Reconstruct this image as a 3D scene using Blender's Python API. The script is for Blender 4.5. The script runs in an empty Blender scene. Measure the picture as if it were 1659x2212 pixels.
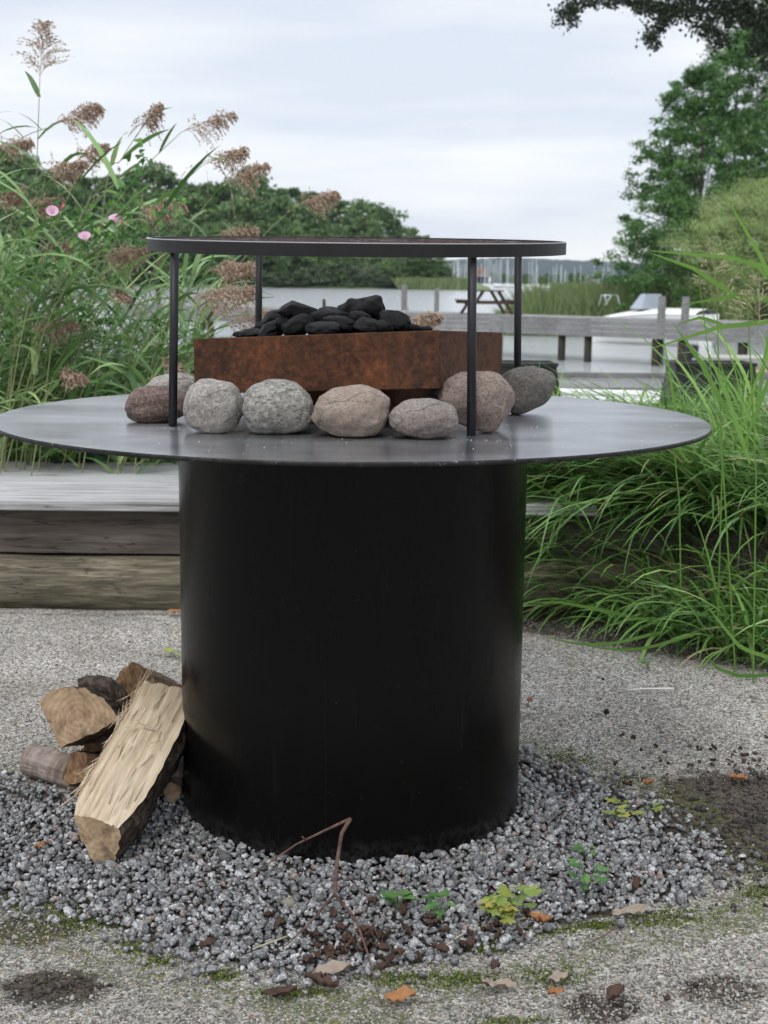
import bpy, math, random
import numpy as np
from mathutils import Vector, Matrix, noise as mnoise
R = math.radians
rng = np.random.default_rng(7); random.seed(7)
scn = bpy.context.scene
COL = scn.collection

# ------------------------------------------------------------------ camera, world, sun
PITCH, ROLL, EYE = 9.78, 0.6, 1.182
K = 1.273/3700.0                      # one photo pixel (1659 px wide view) as a slope
cam = bpy.data.cameras.new('camera'); camo = bpy.data.objects.new('camera', cam); COL.objects.link(camo)
cam.sensor_fit = 'HORIZONTAL'; cam.sensor_width = 36; cam.lens = 36*3700/2112
cam.clip_start = 0.05; cam.clip_end = 9000
CM = Matrix.Translation((0, 0, EYE)) @ Matrix.Rotation(R(90-PITCH), 4, 'X') @ Matrix.Rotation(R(ROLL), 4, 'Z')
camo.matrix_world = CM
cam.dof.use_dof = True; cam.dof.focus_distance = 2.75; cam.dof.aperture_fstop = 11
scn.camera = camo

SUN_EL, SUN_AZ = 52, 200              # azimuth measured from +Y clockwise
w = bpy.data.worlds.new('World'); scn.world = w; w.use_nodes = True
nt = w.node_tree; N = nt.nodes; L = nt.links; N.clear()
out = N.new('ShaderNodeOutputWorld'); bg = N.new('ShaderNodeBackground')
sky = N.new('ShaderNodeTexSky'); sky.sky_type = 'NISHITA'; sky.sun_disc = False
sky.sun_elevation = R(SUN_EL); sky.sun_rotation = R(SUN_AZ)
bg.inputs['Strength'].default_value = 0.12
tc = N.new('ShaderNodeTexCoord'); mp = N.new('ShaderNodeMapping'); mp.inputs['Scale'].default_value = (1.6, 1.6, 11)
mp.inputs['Rotation'].default_value = (0, R(2.5), 0)
nz = N.new('ShaderNodeTexNoise'); nz.inputs['Scale'].default_value = 1.7; nz.inputs['Detail'].default_value = 5; nz.inputs['Roughness'].default_value = .52
cr = N.new('ShaderNodeValToRGB')
cr.color_ramp.elements[0].position = .38; cr.color_ramp.elements[0].color = (4.95, 5.35, 6.0, 1)
cr.color_ramp.elements[1].position = .62; cr.color_ramp.elements[1].color = (6.6, 6.65, 6.75, 1)
mx = N.new('ShaderNodeMix'); mx.data_type = 'RGBA'; mx.inputs['Factor'].default_value = .92
L.new(tc.outputs['Generated'], mp.inputs['Vector']); L.new(mp.outputs['Vector'], nz.inputs['Vector']); L.new(nz.outputs['Fac'], cr.inputs['Fac'])
L.new(sky.outputs['Color'], mx.inputs['A']); L.new(cr.outputs['Color'], mx.inputs['B']); gs = N.new('ShaderNodeSeparateXYZ'); L.new(tc.outputs['Generated'], gs.inputs[0])   # an overcast sky is brighter overhead
gm = N.new('ShaderNodeMapRange'); gm.inputs['From Min'].default_value = .2; gm.inputs['From Max'].default_value = .9; gm.inputs['To Min'].default_value = 1; gm.inputs['To Max'].default_value = 2.1
L.new(gs.outputs['Z'], gm.inputs['Value']); vm = N.new('ShaderNodeVectorMath'); vm.operation = 'SCALE'; L.new(mx.outputs['Result'], vm.inputs[0]); L.new(gm.outputs['Result'], vm.inputs['Scale'])
L.new(vm.outputs['Vector'], bg.inputs['Color']); L.new(bg.outputs['Background'], out.inputs['Surface'])

sd = bpy.data.lights.new('sun', 'SUN'); sd.energy = 1.1; sd.angle = R(18); sd.color = (1, .96, .9)
so = bpy.data.objects.new('sun', sd); COL.objects.link(so)
az = R(SUN_AZ); el = R(SUN_EL)
sdir = Vector((math.sin(az)*math.cos(el), math.cos(az)*math.cos(el), math.sin(el)))
so.rotation_euler = sdir.to_track_quat('Z', 'Y').to_euler(); so.location = (0, 0, 30)
vs = scn.view_settings; vs.view_transform = 'Standard'; vs.look = 'None'; vs.gamma = 1; vs.exposure = 0.38

# ------------------------------------------------------------------ helpers
def ray(px, py):
    d = CM.to_3x3() @ Vector(((px-829.5)*K, -(py-1106)*K, -1))
    return d
def PY(px, py, Y):                    # point on the photo's ray at distance Y
    d = ray(px, py); t = Y/d.y
    return Vector((d.x*t, Y, EYE+d.z*t))
def PZ(px, py, z):                    # point where the ray meets height z
    d = ray(px, py); t = (z-EYE)/d.z
    return Vector((d.x*t, d.y*t, z))

class MB:
    def __init__(s): s.V = []; s.F = []; s.n = 0
    def add(s, v, f):
        v = np.asarray(v, float).reshape(-1, 3)
        s.V.append(v); s.F.extend([[i+s.n for i in q] for q in f]); s.n += len(v)
    def box(s, c, h, rz=0, M=None):
        v = np.array([[x, y, z] for x in (-1, 1) for y in (-1, 1) for z in (-1, 1)], float)*np.array(h)
        if rz: a, b = math.cos(rz), math.sin(rz); v = v @ np.array([[a, b, 0], [-b, a, 0], [0, 0, 1]])
        if M is not None: v = v @ np.array(M).T
        s.add(v+np.array(c), [(0, 1, 3, 2), (4, 6, 7, 5), (0, 4, 5, 1), (2, 3, 7, 6), (0, 2, 6, 4), (1, 5, 7, 3)])
    def bar(s, a, b, w, h=None):       # rectangular bar from a to b
        a = Vector(a); b = Vector(b); h = h or w; d = (b-a); l = d.length; d.normalize()
        q = d.to_track_quat('X', 'Z').to_matrix()
        s.box((a+b)/2, (l/2, w/2, h/2), M=q)
    def tube(s, pts, rad, n=8, cap=True):
        pts = [Vector(p) for p in pts]; m = len(pts)
        rad = rad if hasattr(rad, '__len__') else [rad]*m
        V = []; ref = Vector((0.13, 0.99, 0.05))
        for i, p in enumerate(pts):
            t = (pts[min(i+1, m-1)]-pts[max(i-1, 0)]).normalized()
            if abs(t.dot(ref)) > .95: ref = Vector((1, 0, .1))
            u = t.cross(ref).normalized(); v = t.cross(u)
            for k in range(n):
                a = 2*math.pi*k/n; V.append(p+(u*math.cos(a)+v*math.sin(a))*rad[i])
        F = [(i*n+k, i*n+(k+1) % n, (i+1)*n+(k+1) % n, (i+1)*n+k) for i in range(m-1) for k in range(n)]
        if cap: F.append(tuple(range(n))[::-1]); F.append(tuple((m-1)*n+k for k in range(n)))
        s.add([tuple(q) for q in V], F)
    def ribbon(s, pts, wid, side, fold=0.0):
        m = len(pts); V = []
        P = np.asarray(pts, float); S = np.asarray(side, float)
        if S.ndim == 1: S = np.tile(S, (m, 1))
        wd = np.asarray(wid, float).reshape(-1, 1)
        V = np.empty((2*m, 3)); V[0::2] = P-S*wd/2; V[1::2] = P+S*wd/2
        s.add(V, [(2*i, 2*i+1, 2*i+3, 2*i+2) for i in range(m-1)])
    def lathe(s, prof, n=64, c=(0, 0, 0)):
        V = []; m = len(prof)
        for r, z in prof:
            for k in range(n):
                a = 2*math.pi*k/n; V.append((c[0]+r*math.cos(a), c[1]+r*math.sin(a), c[2]+z))
        F = [(i*n+k, i*n+(k+1) % n, (i+1)*n+(k+1) % n, (i+1)*n+k) for i in range(m-1) for k in range(n)]
        s.add(V, F)
    def obj(s, name, mat, parent=None, smooth=False, mw=None):
        me = bpy.data.meshes.new(name)
        me.from_pydata(np.concatenate(s.V).tolist() if s.V else [], [], s.F)
        return link(name, me, mat, parent, smooth, mw)

def link(name, me, mat, parent=None, smooth=False, mw=None):
    me.materials.append(mat)
    if smooth: me.polygons.foreach_set('use_smooth', [True]*len(me.polygons))
    me.update()
    o = bpy.data.objects.new(name, me); COL.objects.link(o)
    if parent: o.parent = parent
    if mw is not None: o.matrix_local = mw
    return o
def fastmesh(name, V, F, mat, parent=None, smooth=False):
    """V (n,3) F (m,k) arrays with a constant corner count"""
    V = np.asarray(V, np.float32); F = np.asarray(F, np.int32); k = F.shape[1]
    me = bpy.data.meshes.new(name); me.vertices.add(len(V)); me.vertices.foreach_set('co', V.ravel())
    me.loops.add(F.size); me.loops.foreach_set('vertex_index', F.ravel())
    me.polygons.add(len(F)); me.polygons.foreach_set('loop_start', np.arange(len(F), dtype=np.int32)*k)
    me.update(calc_edges=True); me.validate()
    return link(name, me, mat, parent, smooth)
def rel(V, root):                     # world points into the frame of an unrotated root
    return np.asarray(V, float)-np.array(root.location)
def tag(o, label=None, cat=None, group=None, kind=None):
    if label: o['label'] = label
    if cat: o['category'] = cat
    if group: o['group'] = group
    if kind: o['kind'] = kind
    return o
def thing(name, label, cat, loc=(0, 0, 0), group=None):
    o = bpy.data.objects.new(name, None); COL.objects.link(o); o.location = loc; o.empty_display_size = .05
    return tag(o, label, cat, group)
def shift(mb, loc):
    mb.V = [v-np.array(loc) for v in mb.V]; return mb
def copy_tree(root, loc, rz=0, sc=(1, 1, 1), label=None):
    r = root.copy(); COL.objects.link(r); r.location = loc; r.rotation_euler = (0, 0, rz); r.scale = sc
    if label: r['label'] = label
    for ch in list(root.children):
        c = ch.copy(); COL.objects.link(c); c.parent = r
    return r

def quads(C, size, aspect=.6, nrm=None, k=4, flat=.0):
    """random leaf faces at centres C; pointed hexagon-ish quads"""
    n = len(C); a = rng.normal(size=(n, 3)); a /= np.linalg.norm(a, axis=1)[:, None]
    b = rng.normal(size=(n, 3))
    if flat: b[:, 2] *= flat; a[:, 2] *= flat; a /= np.linalg.norm(a, axis=1)[:, None]
    b -= (a*b).sum(1)[:, None]*a; b /= np.linalg.norm(b, axis=1)[:, None]
    s = (np.asarray(size)*rng.uniform(.6, 1.35, n))[:, None] if np.ndim(size) == 0 else np.asarray(size)[:, None]
    a = a*s*.5; b = b*s*.5*aspect
    V = np.stack([C-a, C-.1*a+b, C+a, C-.1*a-b], 1).reshape(-1, 3)
    F = np.arange(4*n).reshape(-1, 4)
    return V, F

# ------------------------------------------------------------------ materials
class NT:
    def __init__(s, name):
        s.m = bpy.data.materials.new(name); s.m.use_nodes = True; s.t = s.m.node_tree; s.t.nodes.clear()
        s.out = s.n('ShaderNodeOutputMaterial')
    def n(s, t, **kw):
        q = s.t.nodes.new(t)
        for a, b in kw.items(): setattr(q, a, b)
        return q
    def l(s, a, b): s.t.links.new(a, b)
    def noise(s, scale, detail=4, rough=.55, vec=None, dist=0):
        q = s.n('ShaderNodeTexNoise'); q.inputs['Scale'].default_value = scale; q.inputs['Detail'].default_value = detail
        q.inputs['Roughness'].default_value = rough; q.inputs['Distortion'].default_value = dist
        if vec: s.l(vec, q.inputs['Vector'])
        return q.outputs['Fac']
    def vor(s, scale, vec=None, out='Color', feat='F1'):
        q = s.n('ShaderNodeTexVoronoi'); q.feature = feat; q.inputs['Scale'].default_value = scale
        if vec: s.l(vec, q.inputs['Vector'])
        return q.outputs[out]
    def ramp(s, fac, stops, interp='LINEAR'):
        q = s.n('ShaderNodeValToRGB'); e = q.color_ramp.elements; q.color_ramp.interpolation = interp
        while len(e) > 1: e.remove(e[-1])
        e[0].position = stops[0][0]; e[0].color = c4(stops[0][1])
        for p, c in stops[1:]:
            x = e.new(p); x.color = c4(c)
        s.l(fac, q.inputs['Fac']); return q.outputs['Color']
    def mix(s, f, a, b, mode='MIX'):
        q = s.n('ShaderNodeMix'); q.data_type = 'RGBA'; q.blend_type = mode
        for i, v in (('Factor', f), ('A', a), ('B', b)):
            if hasattr(v, 'links'): s.l(v, q.inputs[i])
            elif i == 'Factor': q.inputs[i].default_value = v
            else: q.inputs[i].default_value = c4(v)
        return q.outputs['Result']
    def math(s, op, a, b=0, clamp=False):
        q = s.n('ShaderNodeMath'); q.operation = op; q.use_clamp = clamp
        for i, v in enumerate((a, b)):
            if hasattr(v, 'links'): s.l(v, q.inputs[i])
            else: q.inputs[i].default_value = v
        return q.outputs[0]
    def coord(s, scale=(1, 1, 1), kind='Object', rot=(0, 0, 0)):
        t = s.n('ShaderNodeTexCoord'); m = s.n('ShaderNodeMapping'); m.inputs['Scale'].default_value = scale; m.inputs['Rotation'].default_value = rot
        s.l(t.outputs[kind], m.inputs['Vector']); return m.outputs['Vector']
    def island(s): return s.n('ShaderNodeNewGeometry').outputs['Random Per Island']
    def orand(s): return s.n('ShaderNodeObjectInfo').outputs['Random']
    def attr(s, name):
        q = s.n('ShaderNodeAttribute'); q.attribute_name = name; return q.outputs['Fac']
    def bump(s, h, strength=.5, dist=.01, nrm=None):
        q = s.n('ShaderNodeBump'); q.inputs['Strength'].default_value = strength; q.inputs['Distance'].default_value = dist
        s.l(h, q.inputs['Height'])
        if nrm: s.l(nrm, q.inputs['Normal'])
        return q.outputs['Normal']
    def bsdf(s, col, rough=.7, metal=0, nrm=None, spec=.5, trans=0):
        b = s.n('ShaderNodeBsdfPrincipled')
        if hasattr(col, 'links'): s.l(col, b.inputs['Base Color'])
        else: b.inputs['Base Color'].default_value = c4(col)
        if hasattr(rough, 'links'): s.l(rough, b.inputs['Roughness'])
        else: b.inputs['Roughness'].default_value = rough
        b.inputs['Metallic'].default_value = metal; b.inputs['Specular IOR Level'].default_value = spec
        if nrm: s.l(nrm, b.inputs['Normal'])
        o = b.outputs[0]
        if trans:
            t = s.n('ShaderNodeBsdfTranslucent')
            if hasattr(col, 'links'): s.l(col, t.inputs['Color'])
            else: t.inputs['Color'].default_value = c4(col)
            m = s.n('ShaderNodeMixShader'); m.inputs[0].default_value = trans
            s.l(o, m.inputs[1]); s.l(t.outputs[0], m.inputs[2]); o = m.outputs[0]
        s.l(o, s.out.inputs['Surface']); return s.m
def c4(c): return (c[0], c[1], c[2], 1) if not isinstance(c, (int, float)) else (c, c, c, 1)

def leafmat(name, stops, rough=.5, trans=.3, spec=.4, nscale=0):
    t = NT(name); c = t.ramp(t.island(), stops)
    if nscale:
        f = t.noise(nscale, 2, .5, t.coord()); c = t.mix(t.ramp(f, [(.38, 0), (.62, 1)]), c, t.mix(1, c, (.55, .62, .6), 'MULTIPLY'))
    return t.bsdf(c, rough, spec=spec, trans=trans)
def woodmat(name, stops, sc=(1.5, 30, 30), bump=.4, rough=.85, kind='Object', crack=.75, dist=.004, rot=(0,0,0)):
    t = NT(name); v = t.coord(sc, kind, rot); f = t.noise(2.2, 6, .65, v, .6); f2 = t.noise(9, 4, .6, v)
    big = t.noise(1.3, 3, .5, t.coord((1, 1, 1), kind)); f3 = t.math('ADD', t.math('MULTIPLY', f, .75), t.math('MULTIPLY', f2, .25))
    f3 = t.math('ADD', f3, t.math('MULTIPLY', t.math('SUBTRACT', big, .5), .35))
    c = t.ramp(f3, stops)
    ck = t.noise(3.2, 3, .5, t.coord((sc[0]*.45, sc[1]*.45, sc[2]*.45), kind, rot), .3); ln = t.ramp(t.math('ABSOLUTE', t.math('SUBTRACT', ck, .5)), [(.004, 1), (.016, 0)])
    ln = t.math('MULTIPLY', ln, t.ramp(t.noise(2, 2, .5, t.coord((1, 1, 1), kind)), [(.45, 0), (.55, 1)]))
    c = t.mix(t.math('MULTIPLY', ln, crack), c, t.mix(1, c, (.16, .14, .12), 'MULTIPLY'))
    return t.bsdf(c, rough, nrm=t.bump(f3, bump, dist), spec=.3)

m_deck = woodmat('grey_weathered_wood', [(.34, (.09, .083, .075)), (.43, (.27, .265, .26)), (.55, (.40, .40, .405)), (.7, (.52, .52, .53))], (.9, 55, 55), .7)
m_fascia = woodmat('dark_damp_board', [(.3, (.035, .028, .022)), (.5, (.085, .07, .058)), (.75, (.15, .135, .12))], (1.2, 22, 22))
m_log = woodmat('old_log_wood', [(.30, (.03, .027, .02)), (.45, (.095, .085, .058)), (.56, (.17, .15, .105)), (.70, (.30, .27, .20))], (2.2, 26, 26), .9)
m_jetty = woodmat('jetty_wood', [(.3, (.10, .097, .09)), (.5, (.21, .21, .21)), (.75, (.33, .33, .335))], (.6, 12, 12))
m_post = woodmat('wet_post_wood', [(.3, (.015, .014, .01)), (.6, (.05, .045, .03)), (.8, (.1, .09, .07))], (12, 12, 1.5))
m_gpost = woodmat('grey_post_wood', [(.3, (.13, .13, .12)), (.6, (.24, .24, .235)), (.8, (.33, .33, .33))], (12, 12, 1.5))
m_brown = woodmat('brown_table_wood', [(.3, (.03, .022, .014)), (.6, (.075, .052, .035)), (.8, (.13, .095, .07))], (4, 12, 12))

# blackened steel
def steel(name, base, rough, scr=.5, metal=1.0, stretch=(3, 3, 3), spec=.5, bmp=.04):
    t = NT(name); v = t.coord(stretch); f = t.noise(3, 6, .6, v); s2 = t.noise(60, 3, .6, t.coord())
    c = t.mix(t.ramp(f, [(.35, 0), (.7, 1)]), base, [b*1.5 for b in base])
    sc = t.ramp(t.noise(300, 2, .5, t.coord((1, .06, 1))), [(.76, 0), (.80, 1)])
    c = t.mix(t.math('MULTIPLY', sc, scr), c, (.3, .3, .32))
    r = t.math('ADD', t.math('MULTIPLY', f, .12), rough-.06)
    return t.bsdf(c, r, metal, t.bump(s2, bmp, .002) if bmp else None, spec=spec)
m_disc = steel('blackened_steel_plate', (.26, .266, .28), .205, .15, stretch=(1.1, 2.2, 1), bmp=0)
_b = [q for q in m_disc.node_tree.nodes if q.type == 'BSDF_PRINCIPLED'][0]; _b.inputs['Anisotropic'].default_value = .95     # rolled plate, grain along X
_t = m_disc.node_tree.nodes.new('ShaderNodeCombineXYZ'); _t.inputs[1].default_value = 1; m_disc.node_tree.links.new(_t.outputs[0], _b.inputs['Tangent'])
m_edge = NT('worn_cut_edge'); _v = m_edge.coord(); m_edge = m_edge.bsdf(m_edge.ramp(m_edge.noise(70, 4, .7, _v), [(.4, .012), (.62, .03), (.72, .25)]), .5, .6)
def pedestal_mat():
    t = NT('black_painted_steel')
    v = t.coord((14, 14, 1.2)); f = t.noise(1.5, 5, .6, v)
    streak = t.ramp(t.noise(6, 3, .5, t.coord((8, 8, .5))), [(.70, 0), (.78, 1)])
    speck = t.ramp(t.noise(140, 2, .5, t.coord()), [(.74, 0), (.80, 1)])
    c = t.mix(t.math('MULTIPLY', streak, .08), (.0035, .0033, .0032), (.06, .06, .06))
    c = t.mix(t.math('MULTIPLY', speck, .25), c, (.2, .2, .2))
    sp = t.n('ShaderNodeSeparateXYZ'); t.l(t.coord(), sp.inputs[0])
    lowz = t.math('MULTIPLY', t.ramp(sp.outputs[2], [(0.0, 1), (.05, 0)]), t.ramp(t.noise(45, 5, .8, t.coord()), [(.45, 0), (.7, 1)]))
    c = t.mix(t.math('MULTIPLY', lowz, .25), c, (.16, .155, .145))
    r = t.math('ADD', t.math('MULTIPLY', f, .15), .19)
    return t.bsdf(c, r, 0.0, t.bump(t.noise(5, 3, .5, t.coord()), .03, .01), spec=.13)
m_ped = pedestal_mat()
m_rod = steel('dark_rod_steel', (.010, .010, .0115), .45, .3, 0, spec=.3)
m_rim = steel('dark_rim_steel', (.011, .0105, .011), .5, .35, 0, spec=.25)
m_wire = NT('sooty_wire'); m_wire = m_wire.bsdf(m_wire.ramp(m_wire.noise(40, 4, .7, m_wire.coord()), [(.4, (.05, .03, .028)), (.6, (.20, .16, .15)), (.68, .5)]), .5, .5)
def rust():
    t = NT('rusted_steel'); v = t.coord()
    a = t.noise(9, 7, .7, v, .4); b = t.noise(75, 5, .75, v)
    f = t.math('ADD', t.math('MULTIPLY', a, .45), t.math('MULTIPLY', b, .55))
    c = t.ramp(f, [(.33, (.022, .013, .010)), (.44, (.055, .026, .016)), (.53, (.11, .046, .023)), (.62, (.19, .066, .028)), (.72, (.30, .13, .06))])
    drip = t.ramp(t.noise(2.4, 4, .6, t.coord((7, 7, .35))), [(.52, 0), (.7, 1)])
    c = t.mix(t.math('MULTIPLY', drip, .6), c, (.035, .024, .02))
    return t.bsdf(c, .82, .15, t.bump(f, .5, .004), spec=.25)
m_rust = rust()
m_soot_hole = NT('soot_hole_black').bsdf(.006, .9)
def coal():
    t = NT('charcoal'); v = t.coord(); f = t.noise(30, 5, .6, v)
    c = t.ramp(f, [(.35, (.0012, .0012, .0015)), (.7, (.0055, .0055, .0065))])
    return t.bsdf(c, t.ramp(f, [(.3, .42), (.7, .75)]), 0, t.bump(t.noise(48, 6, .7, v), .7, .008), spec=.3)
m_coal = coal()

def granite(name, a, b, c, d, sc=1.0, vein=0.0):
    a, b, c, d = [tuple(q*f*.74 for q, f in zip(k, (1.03, 1.0, .95))) for k in (a, b, c, d)]
    t = NT(name); v = t.coord()
    big = t.noise(11, 5, .6, v, .5)
    sp = t.noise(115*sc, 4, .75, v); sp2 = t.vor(190*sc, v, 'Distance'); dk = t.noise(170*sc, 3, .65, t.coord((1, 1, 1.7), rot=(.4, .3, 0)))
    col = t.mix(t.ramp(big, [(.38, 0), (.62, 1)]), a, b)
    col = t.mix(t.ramp(sp, [(.50, 0), (.60, 1)]), col, c)
    col = t.mix(t.math('MULTIPLY', t.ramp(dk, [(.50, 0), (.62, 1)]), .62), col, d)
    ck = t.ramp(t.math('ABSOLUTE', t.math('SUBTRACT', t.noise(5, 3, .5, t.coord((1, 1, 1.6), rot=(.3, .5, 0)), .4), .5)), [(.002, 1), (.009, 0)])
    ck = t.math('MULTIPLY', ck, t.ramp(t.noise(7, 2, .5, v), [(.46, 0), (.56, 1)])); col = t.mix(t.math('MULTIPLY', ck, .7), col, (.05, .042, .038))
    dirt = t.ramp(t.noise(4, 4, .6, v), [(.50, 0), (.66, 1)]); col = t.mix(t.math('MULTIPLY', dirt, .42), col, t.mix(1, col, (.5, .45, .40), 'MULTIPLY'))
    h = t.math('ADD', t.math('MULTIPLY', sp, .35), t.math('ADD', t.math('MULTIPLY', dk, -.5), t.math('MULTIPLY', big, .5)))
    n = t.bump(h, .6, .004)
    return t.bsdf(col, .88, 0, n, spec=.22)
def gravelmat():
    t = NT('crushed_granite'); i = t.island()
    c = t.ramp(i, [(0, (.10, .101, .102)), (.25, (.15, .152, .154)), (.5, (.205, .207, .21)), (.78, (.28, .282, .285)), (.95, (.42, .42, .42)), (.965, (.24, .19, .175)), (1, (.28, .22, .20))])
    f = t.noise(230, 3, .6, t.coord()); c = t.mix(1, c, t.ramp(f, [(.36, .5), (.5, .95), (.64, 1.7)]), 'MULTIPLY')
    return t.bsdf(c, .85, 0, t.bump(f, .5, .002), spec=.3)
m_gravel = gravelmat()
def groundmat():
    t = NT('grit_ground'); v = t.coord()
    ve = t.n('ShaderNodeTexVoronoi'); ve.inputs['Scale'].default_value = 190; t.l(v, ve.inputs['Vector'])
    sep = t.n('ShaderNodeSeparateColor'); t.l(ve.outputs['Color'], sep.inputs[0])
    r = sep.outputs[0]
    c = t.ramp(r, [(0, (.075, .070, .062)), (.2, (.17, .162, .146)), (.45, (.275, .264, .242)), (.7, (.375, .363, .335)), (.88, (.49, .475, .445)), (.92, (.34, .25, .17)), (1, (.58, .565, .54))])
    v2 = t.n('ShaderNodeTexVoronoi'); v2.inputs['Scale'].default_value = 95; t.l(v, v2.inputs['Vector'])
    s2 = t.n('ShaderNodeSeparateColor'); t.l(v2.outputs['Color'], s2.inputs[0])
    c = t.mix(t.math('MULTIPLY', t.math('GREATER_THAN', s2.outputs[1], .86), .55), c, t.ramp(s2.outputs[0], [(0, (.07, .07, .07)), (.6, (.3, .29, .27)), (1, (.5, .49, .47))]))
    blot = t.noise(2.2, 5, .6, v); c = t.mix(1, c, t.ramp(blot, [(.32, (.84, .83, .80)), (.6, (1.2, 1.2, 1.19))]), 'MULTIPLY')
    so = t.math('MULTIPLY', t.attr('soil'), t.math('ADD', t.noise(30, 5, .7, v), .25), True)
    so = t.ramp(so, [(.36, 0), (.55, 1)])
    c = t.mix(so, c, t.mix(1, c, (.22, .195, .175), 'MULTIPLY'))
    mo = t.math('MULTIPLY', t.attr('moss'), t.noise(38, 6, .75, v)); mo = t.ramp(mo, [(.40, 0), (.52, 1)])
    mc = t.ramp(t.noise(160, 3, .7, v), [(.35, (.04, .055, .012)), (.6, (.13, .15, .035)), (.75, (.22, .2, .06))])
    c = t.mix(t.math('MULTIPLY', mo, .8), c, mc)
    far = t.ramp(t.attr('green'), [(.3, 0), (.7, 1)])
    gc = t.ramp(t.noise(14, 6, .7, v), [(.3, (.03, .055, .015)), (.6, (.07, .13, .03)), (.8, (.13, .17, .06))])
    c = t.mix(far, c, gc)
    h = t.math('ADD', ve.outputs['Distance'], t.math('MULTIPLY', t.noise(60, 5, .7, v), .8))
    return t.bsdf(c, .92, 0, t.bump(h, .75, .006), spec=.15)
m_ground = groundmat()
def watermat():
    t = NT('lake_water')
    g = t.n('ShaderNodeNewGeometry'); m = t.n('ShaderNodeMapping'); t.l(g.outputs['Position'], m.inputs['Vector'])
    m.inputs['Scale'].default_value = (.8, 2.6, 1); n1 = t.noise(1.1, 5, .62, m.outputs[0], .5)
    m2 = t.n('ShaderNodeMapping'); t.l(g.outputs['Position'], m2.inputs['Vector']); m2.inputs['Scale'].default_value = (.05, .16, 1); n2 = t.noise(1, 3, .5, m2.outputs[0])
    h = t.math('ADD', n1, t.math('MULTIPLY', n2, 1.5))
    return t.bsdf((.33, .34, .355), .12, 0, t.bump(h, .8, .16), spec=1.0)  # pale base colour carries reflected sky brightness as well as sediment
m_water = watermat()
m_splitw = woodmat('fresh_split_wood', [(.28, (.24, .16, .09)), (.40, (.46, .36, .24)), (.55, (.60, .50, .37)), (.75, (.72, .64, .51))], (1.6, 55, 55), .9, .75, crack=.12, dist=.005)
m_oldsplit = woodmat('aged_split_wood', [(.28, (.045, .028, .017)), (.45, (.15, .09, .052)), (.6, (.28, .19, .12)), (.8, (.42, .31, .20))], (2.5, 40, 40), .8, dist=.004)
def endgrain(name, a, b, c):
    t = NT(name); v = t.coord((1, 1, 1)); f = t.noise(26, 6, .7, v, .8)
    w_ = t.n('ShaderNodeTexWave'); w_.wave_type = 'RINGS'; w_.rings_direction = 'X'; w_.inputs['Scale'].default_value = 26; w_.inputs['Distortion'].default_value = 2.5
    w_.inputs['Detail'].default_value = 3; t.l(v, w_.inputs['Vector'])
    col = t.ramp(f, [(.3, a), (.5, b), (.7, c)]); col = t.mix(t.math('MULTIPLY', w_.outputs['Fac'], .35), col, t.mix(1, col, (.6, .52, .45), 'MULTIPLY'))
    stain = t.ramp(t.noise(12, 3, .6, t.coord((1, 1, 1.6), rot=(.7, 0, 0))), [(.60, 0), (.68, 1)]); col = t.mix(t.math('MULTIPLY', stain, .6), col, (.06, .04, .03))
    return t.bsdf(col, .85, nrm=t.bump(f, .5, .004), spec=.2)
m_end = endgrain('cut_end_grain', (.17, .115, .07), (.33, .235, .15), (.45, .34, .23))
m_endd = endgrain('dark_cut_end', (.045, .025, .015), (.17, .10, .055), (.36, .25, .15))
def barkmat(name, a, b, c, sc=40, bump=1.0, st=(1, 1, 1)):
    t = NT(name); v = t.coord(st); f = t.noise(sc, 6, .7, v, .5)
    return t.bsdf(t.ramp(f, [(.35, a), (.52, b), (.68, c)]), .9, nrm=t.bump(f, bump, .008), spec=.2)
m_bark = barkmat('rough_dark_bark', (.015, .011, .009), (.06, .045, .035), (.14, .115, .09))
m_bark2 = barkmat('smooth_grey_bark', (.12, .09, .075), (.22, .175, .15), (.30, .255, .225), 14, .35, (3, .8, .8))
m_trunk = barkmat('tree_bark', (.03, .025, .02), (.07, .06, .05), (.12, .11, .10), 8)
m_twig = NT('twig_brown'); m_twig = m_twig.bsdf(m_twig.ramp(m_twig.noise(60, 3, .6, m_twig.coord()), [(.35, (.05, .028, .02)), (.65, (.15, .085, .065))]), .8)
m_dead = leafmat('dead_leaf', [(0, (.028, .018, .014)), (.5, (.065, .038, .028)), (.85, (.11, .062, .042)), (1, (.20, .09, .045))], .8, .1)
m_paleleaf = leafmat('pale_dead_leaf', [(0, (.25, .2, .16)), (1, (.34, .28, .23))], .85, .1)
m_orange = leafmat('orange_leaf', [(0, (.22, .085, .035)), (1, (.46, .23, .10))], .7, .2)
m_straw = NT('dry_straw').bsdf((.36, .32, .20), .8)
m_white = NT('white_stick').bsdf((.72, .70, .64), .6)
m_seedy = leafmat('yellow_green_leaf', [(0, (.16, .26, .06)), (.6, (.32, .38, .09)), (1, (.45, .38, .10))], .5, .35)
m_seedg = leafmat('young_green_leaf', [(0, (.06, .15, .05)), (1, (.15, .30, .09))], .5, .35)
m_grass = leafmat('long_grass_blade', [(0, (.055, .12, .032)), (.35, (.10, .21, .05)), (.7, (.16, .31, .075)), (.91, (.26, .42, .13)), (.96, (.42, .38, .2)), (1, (.36, .24, .13))], .42, .35, .5)
m_grass2 = leafmat('bright_grass_blade', [(0, (.10, .22, .04)), (.6, (.175, .335, .065)), (1, (.28, .46, .11))], .42, .4, .5)
m_reedleaf = leafmat('reed_leaf', [(0, (0.0552, 0.1238, 0.03657)), (.4, (0.1173, 0.2257, 0.06792)), (.8, (0.207, 0.3494, 0.1202)), (.95, (0.3312, 0.4805, 0.1985)), (1, (0.483, 0.4659, 0.1568))], .45, .3, .5)
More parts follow.
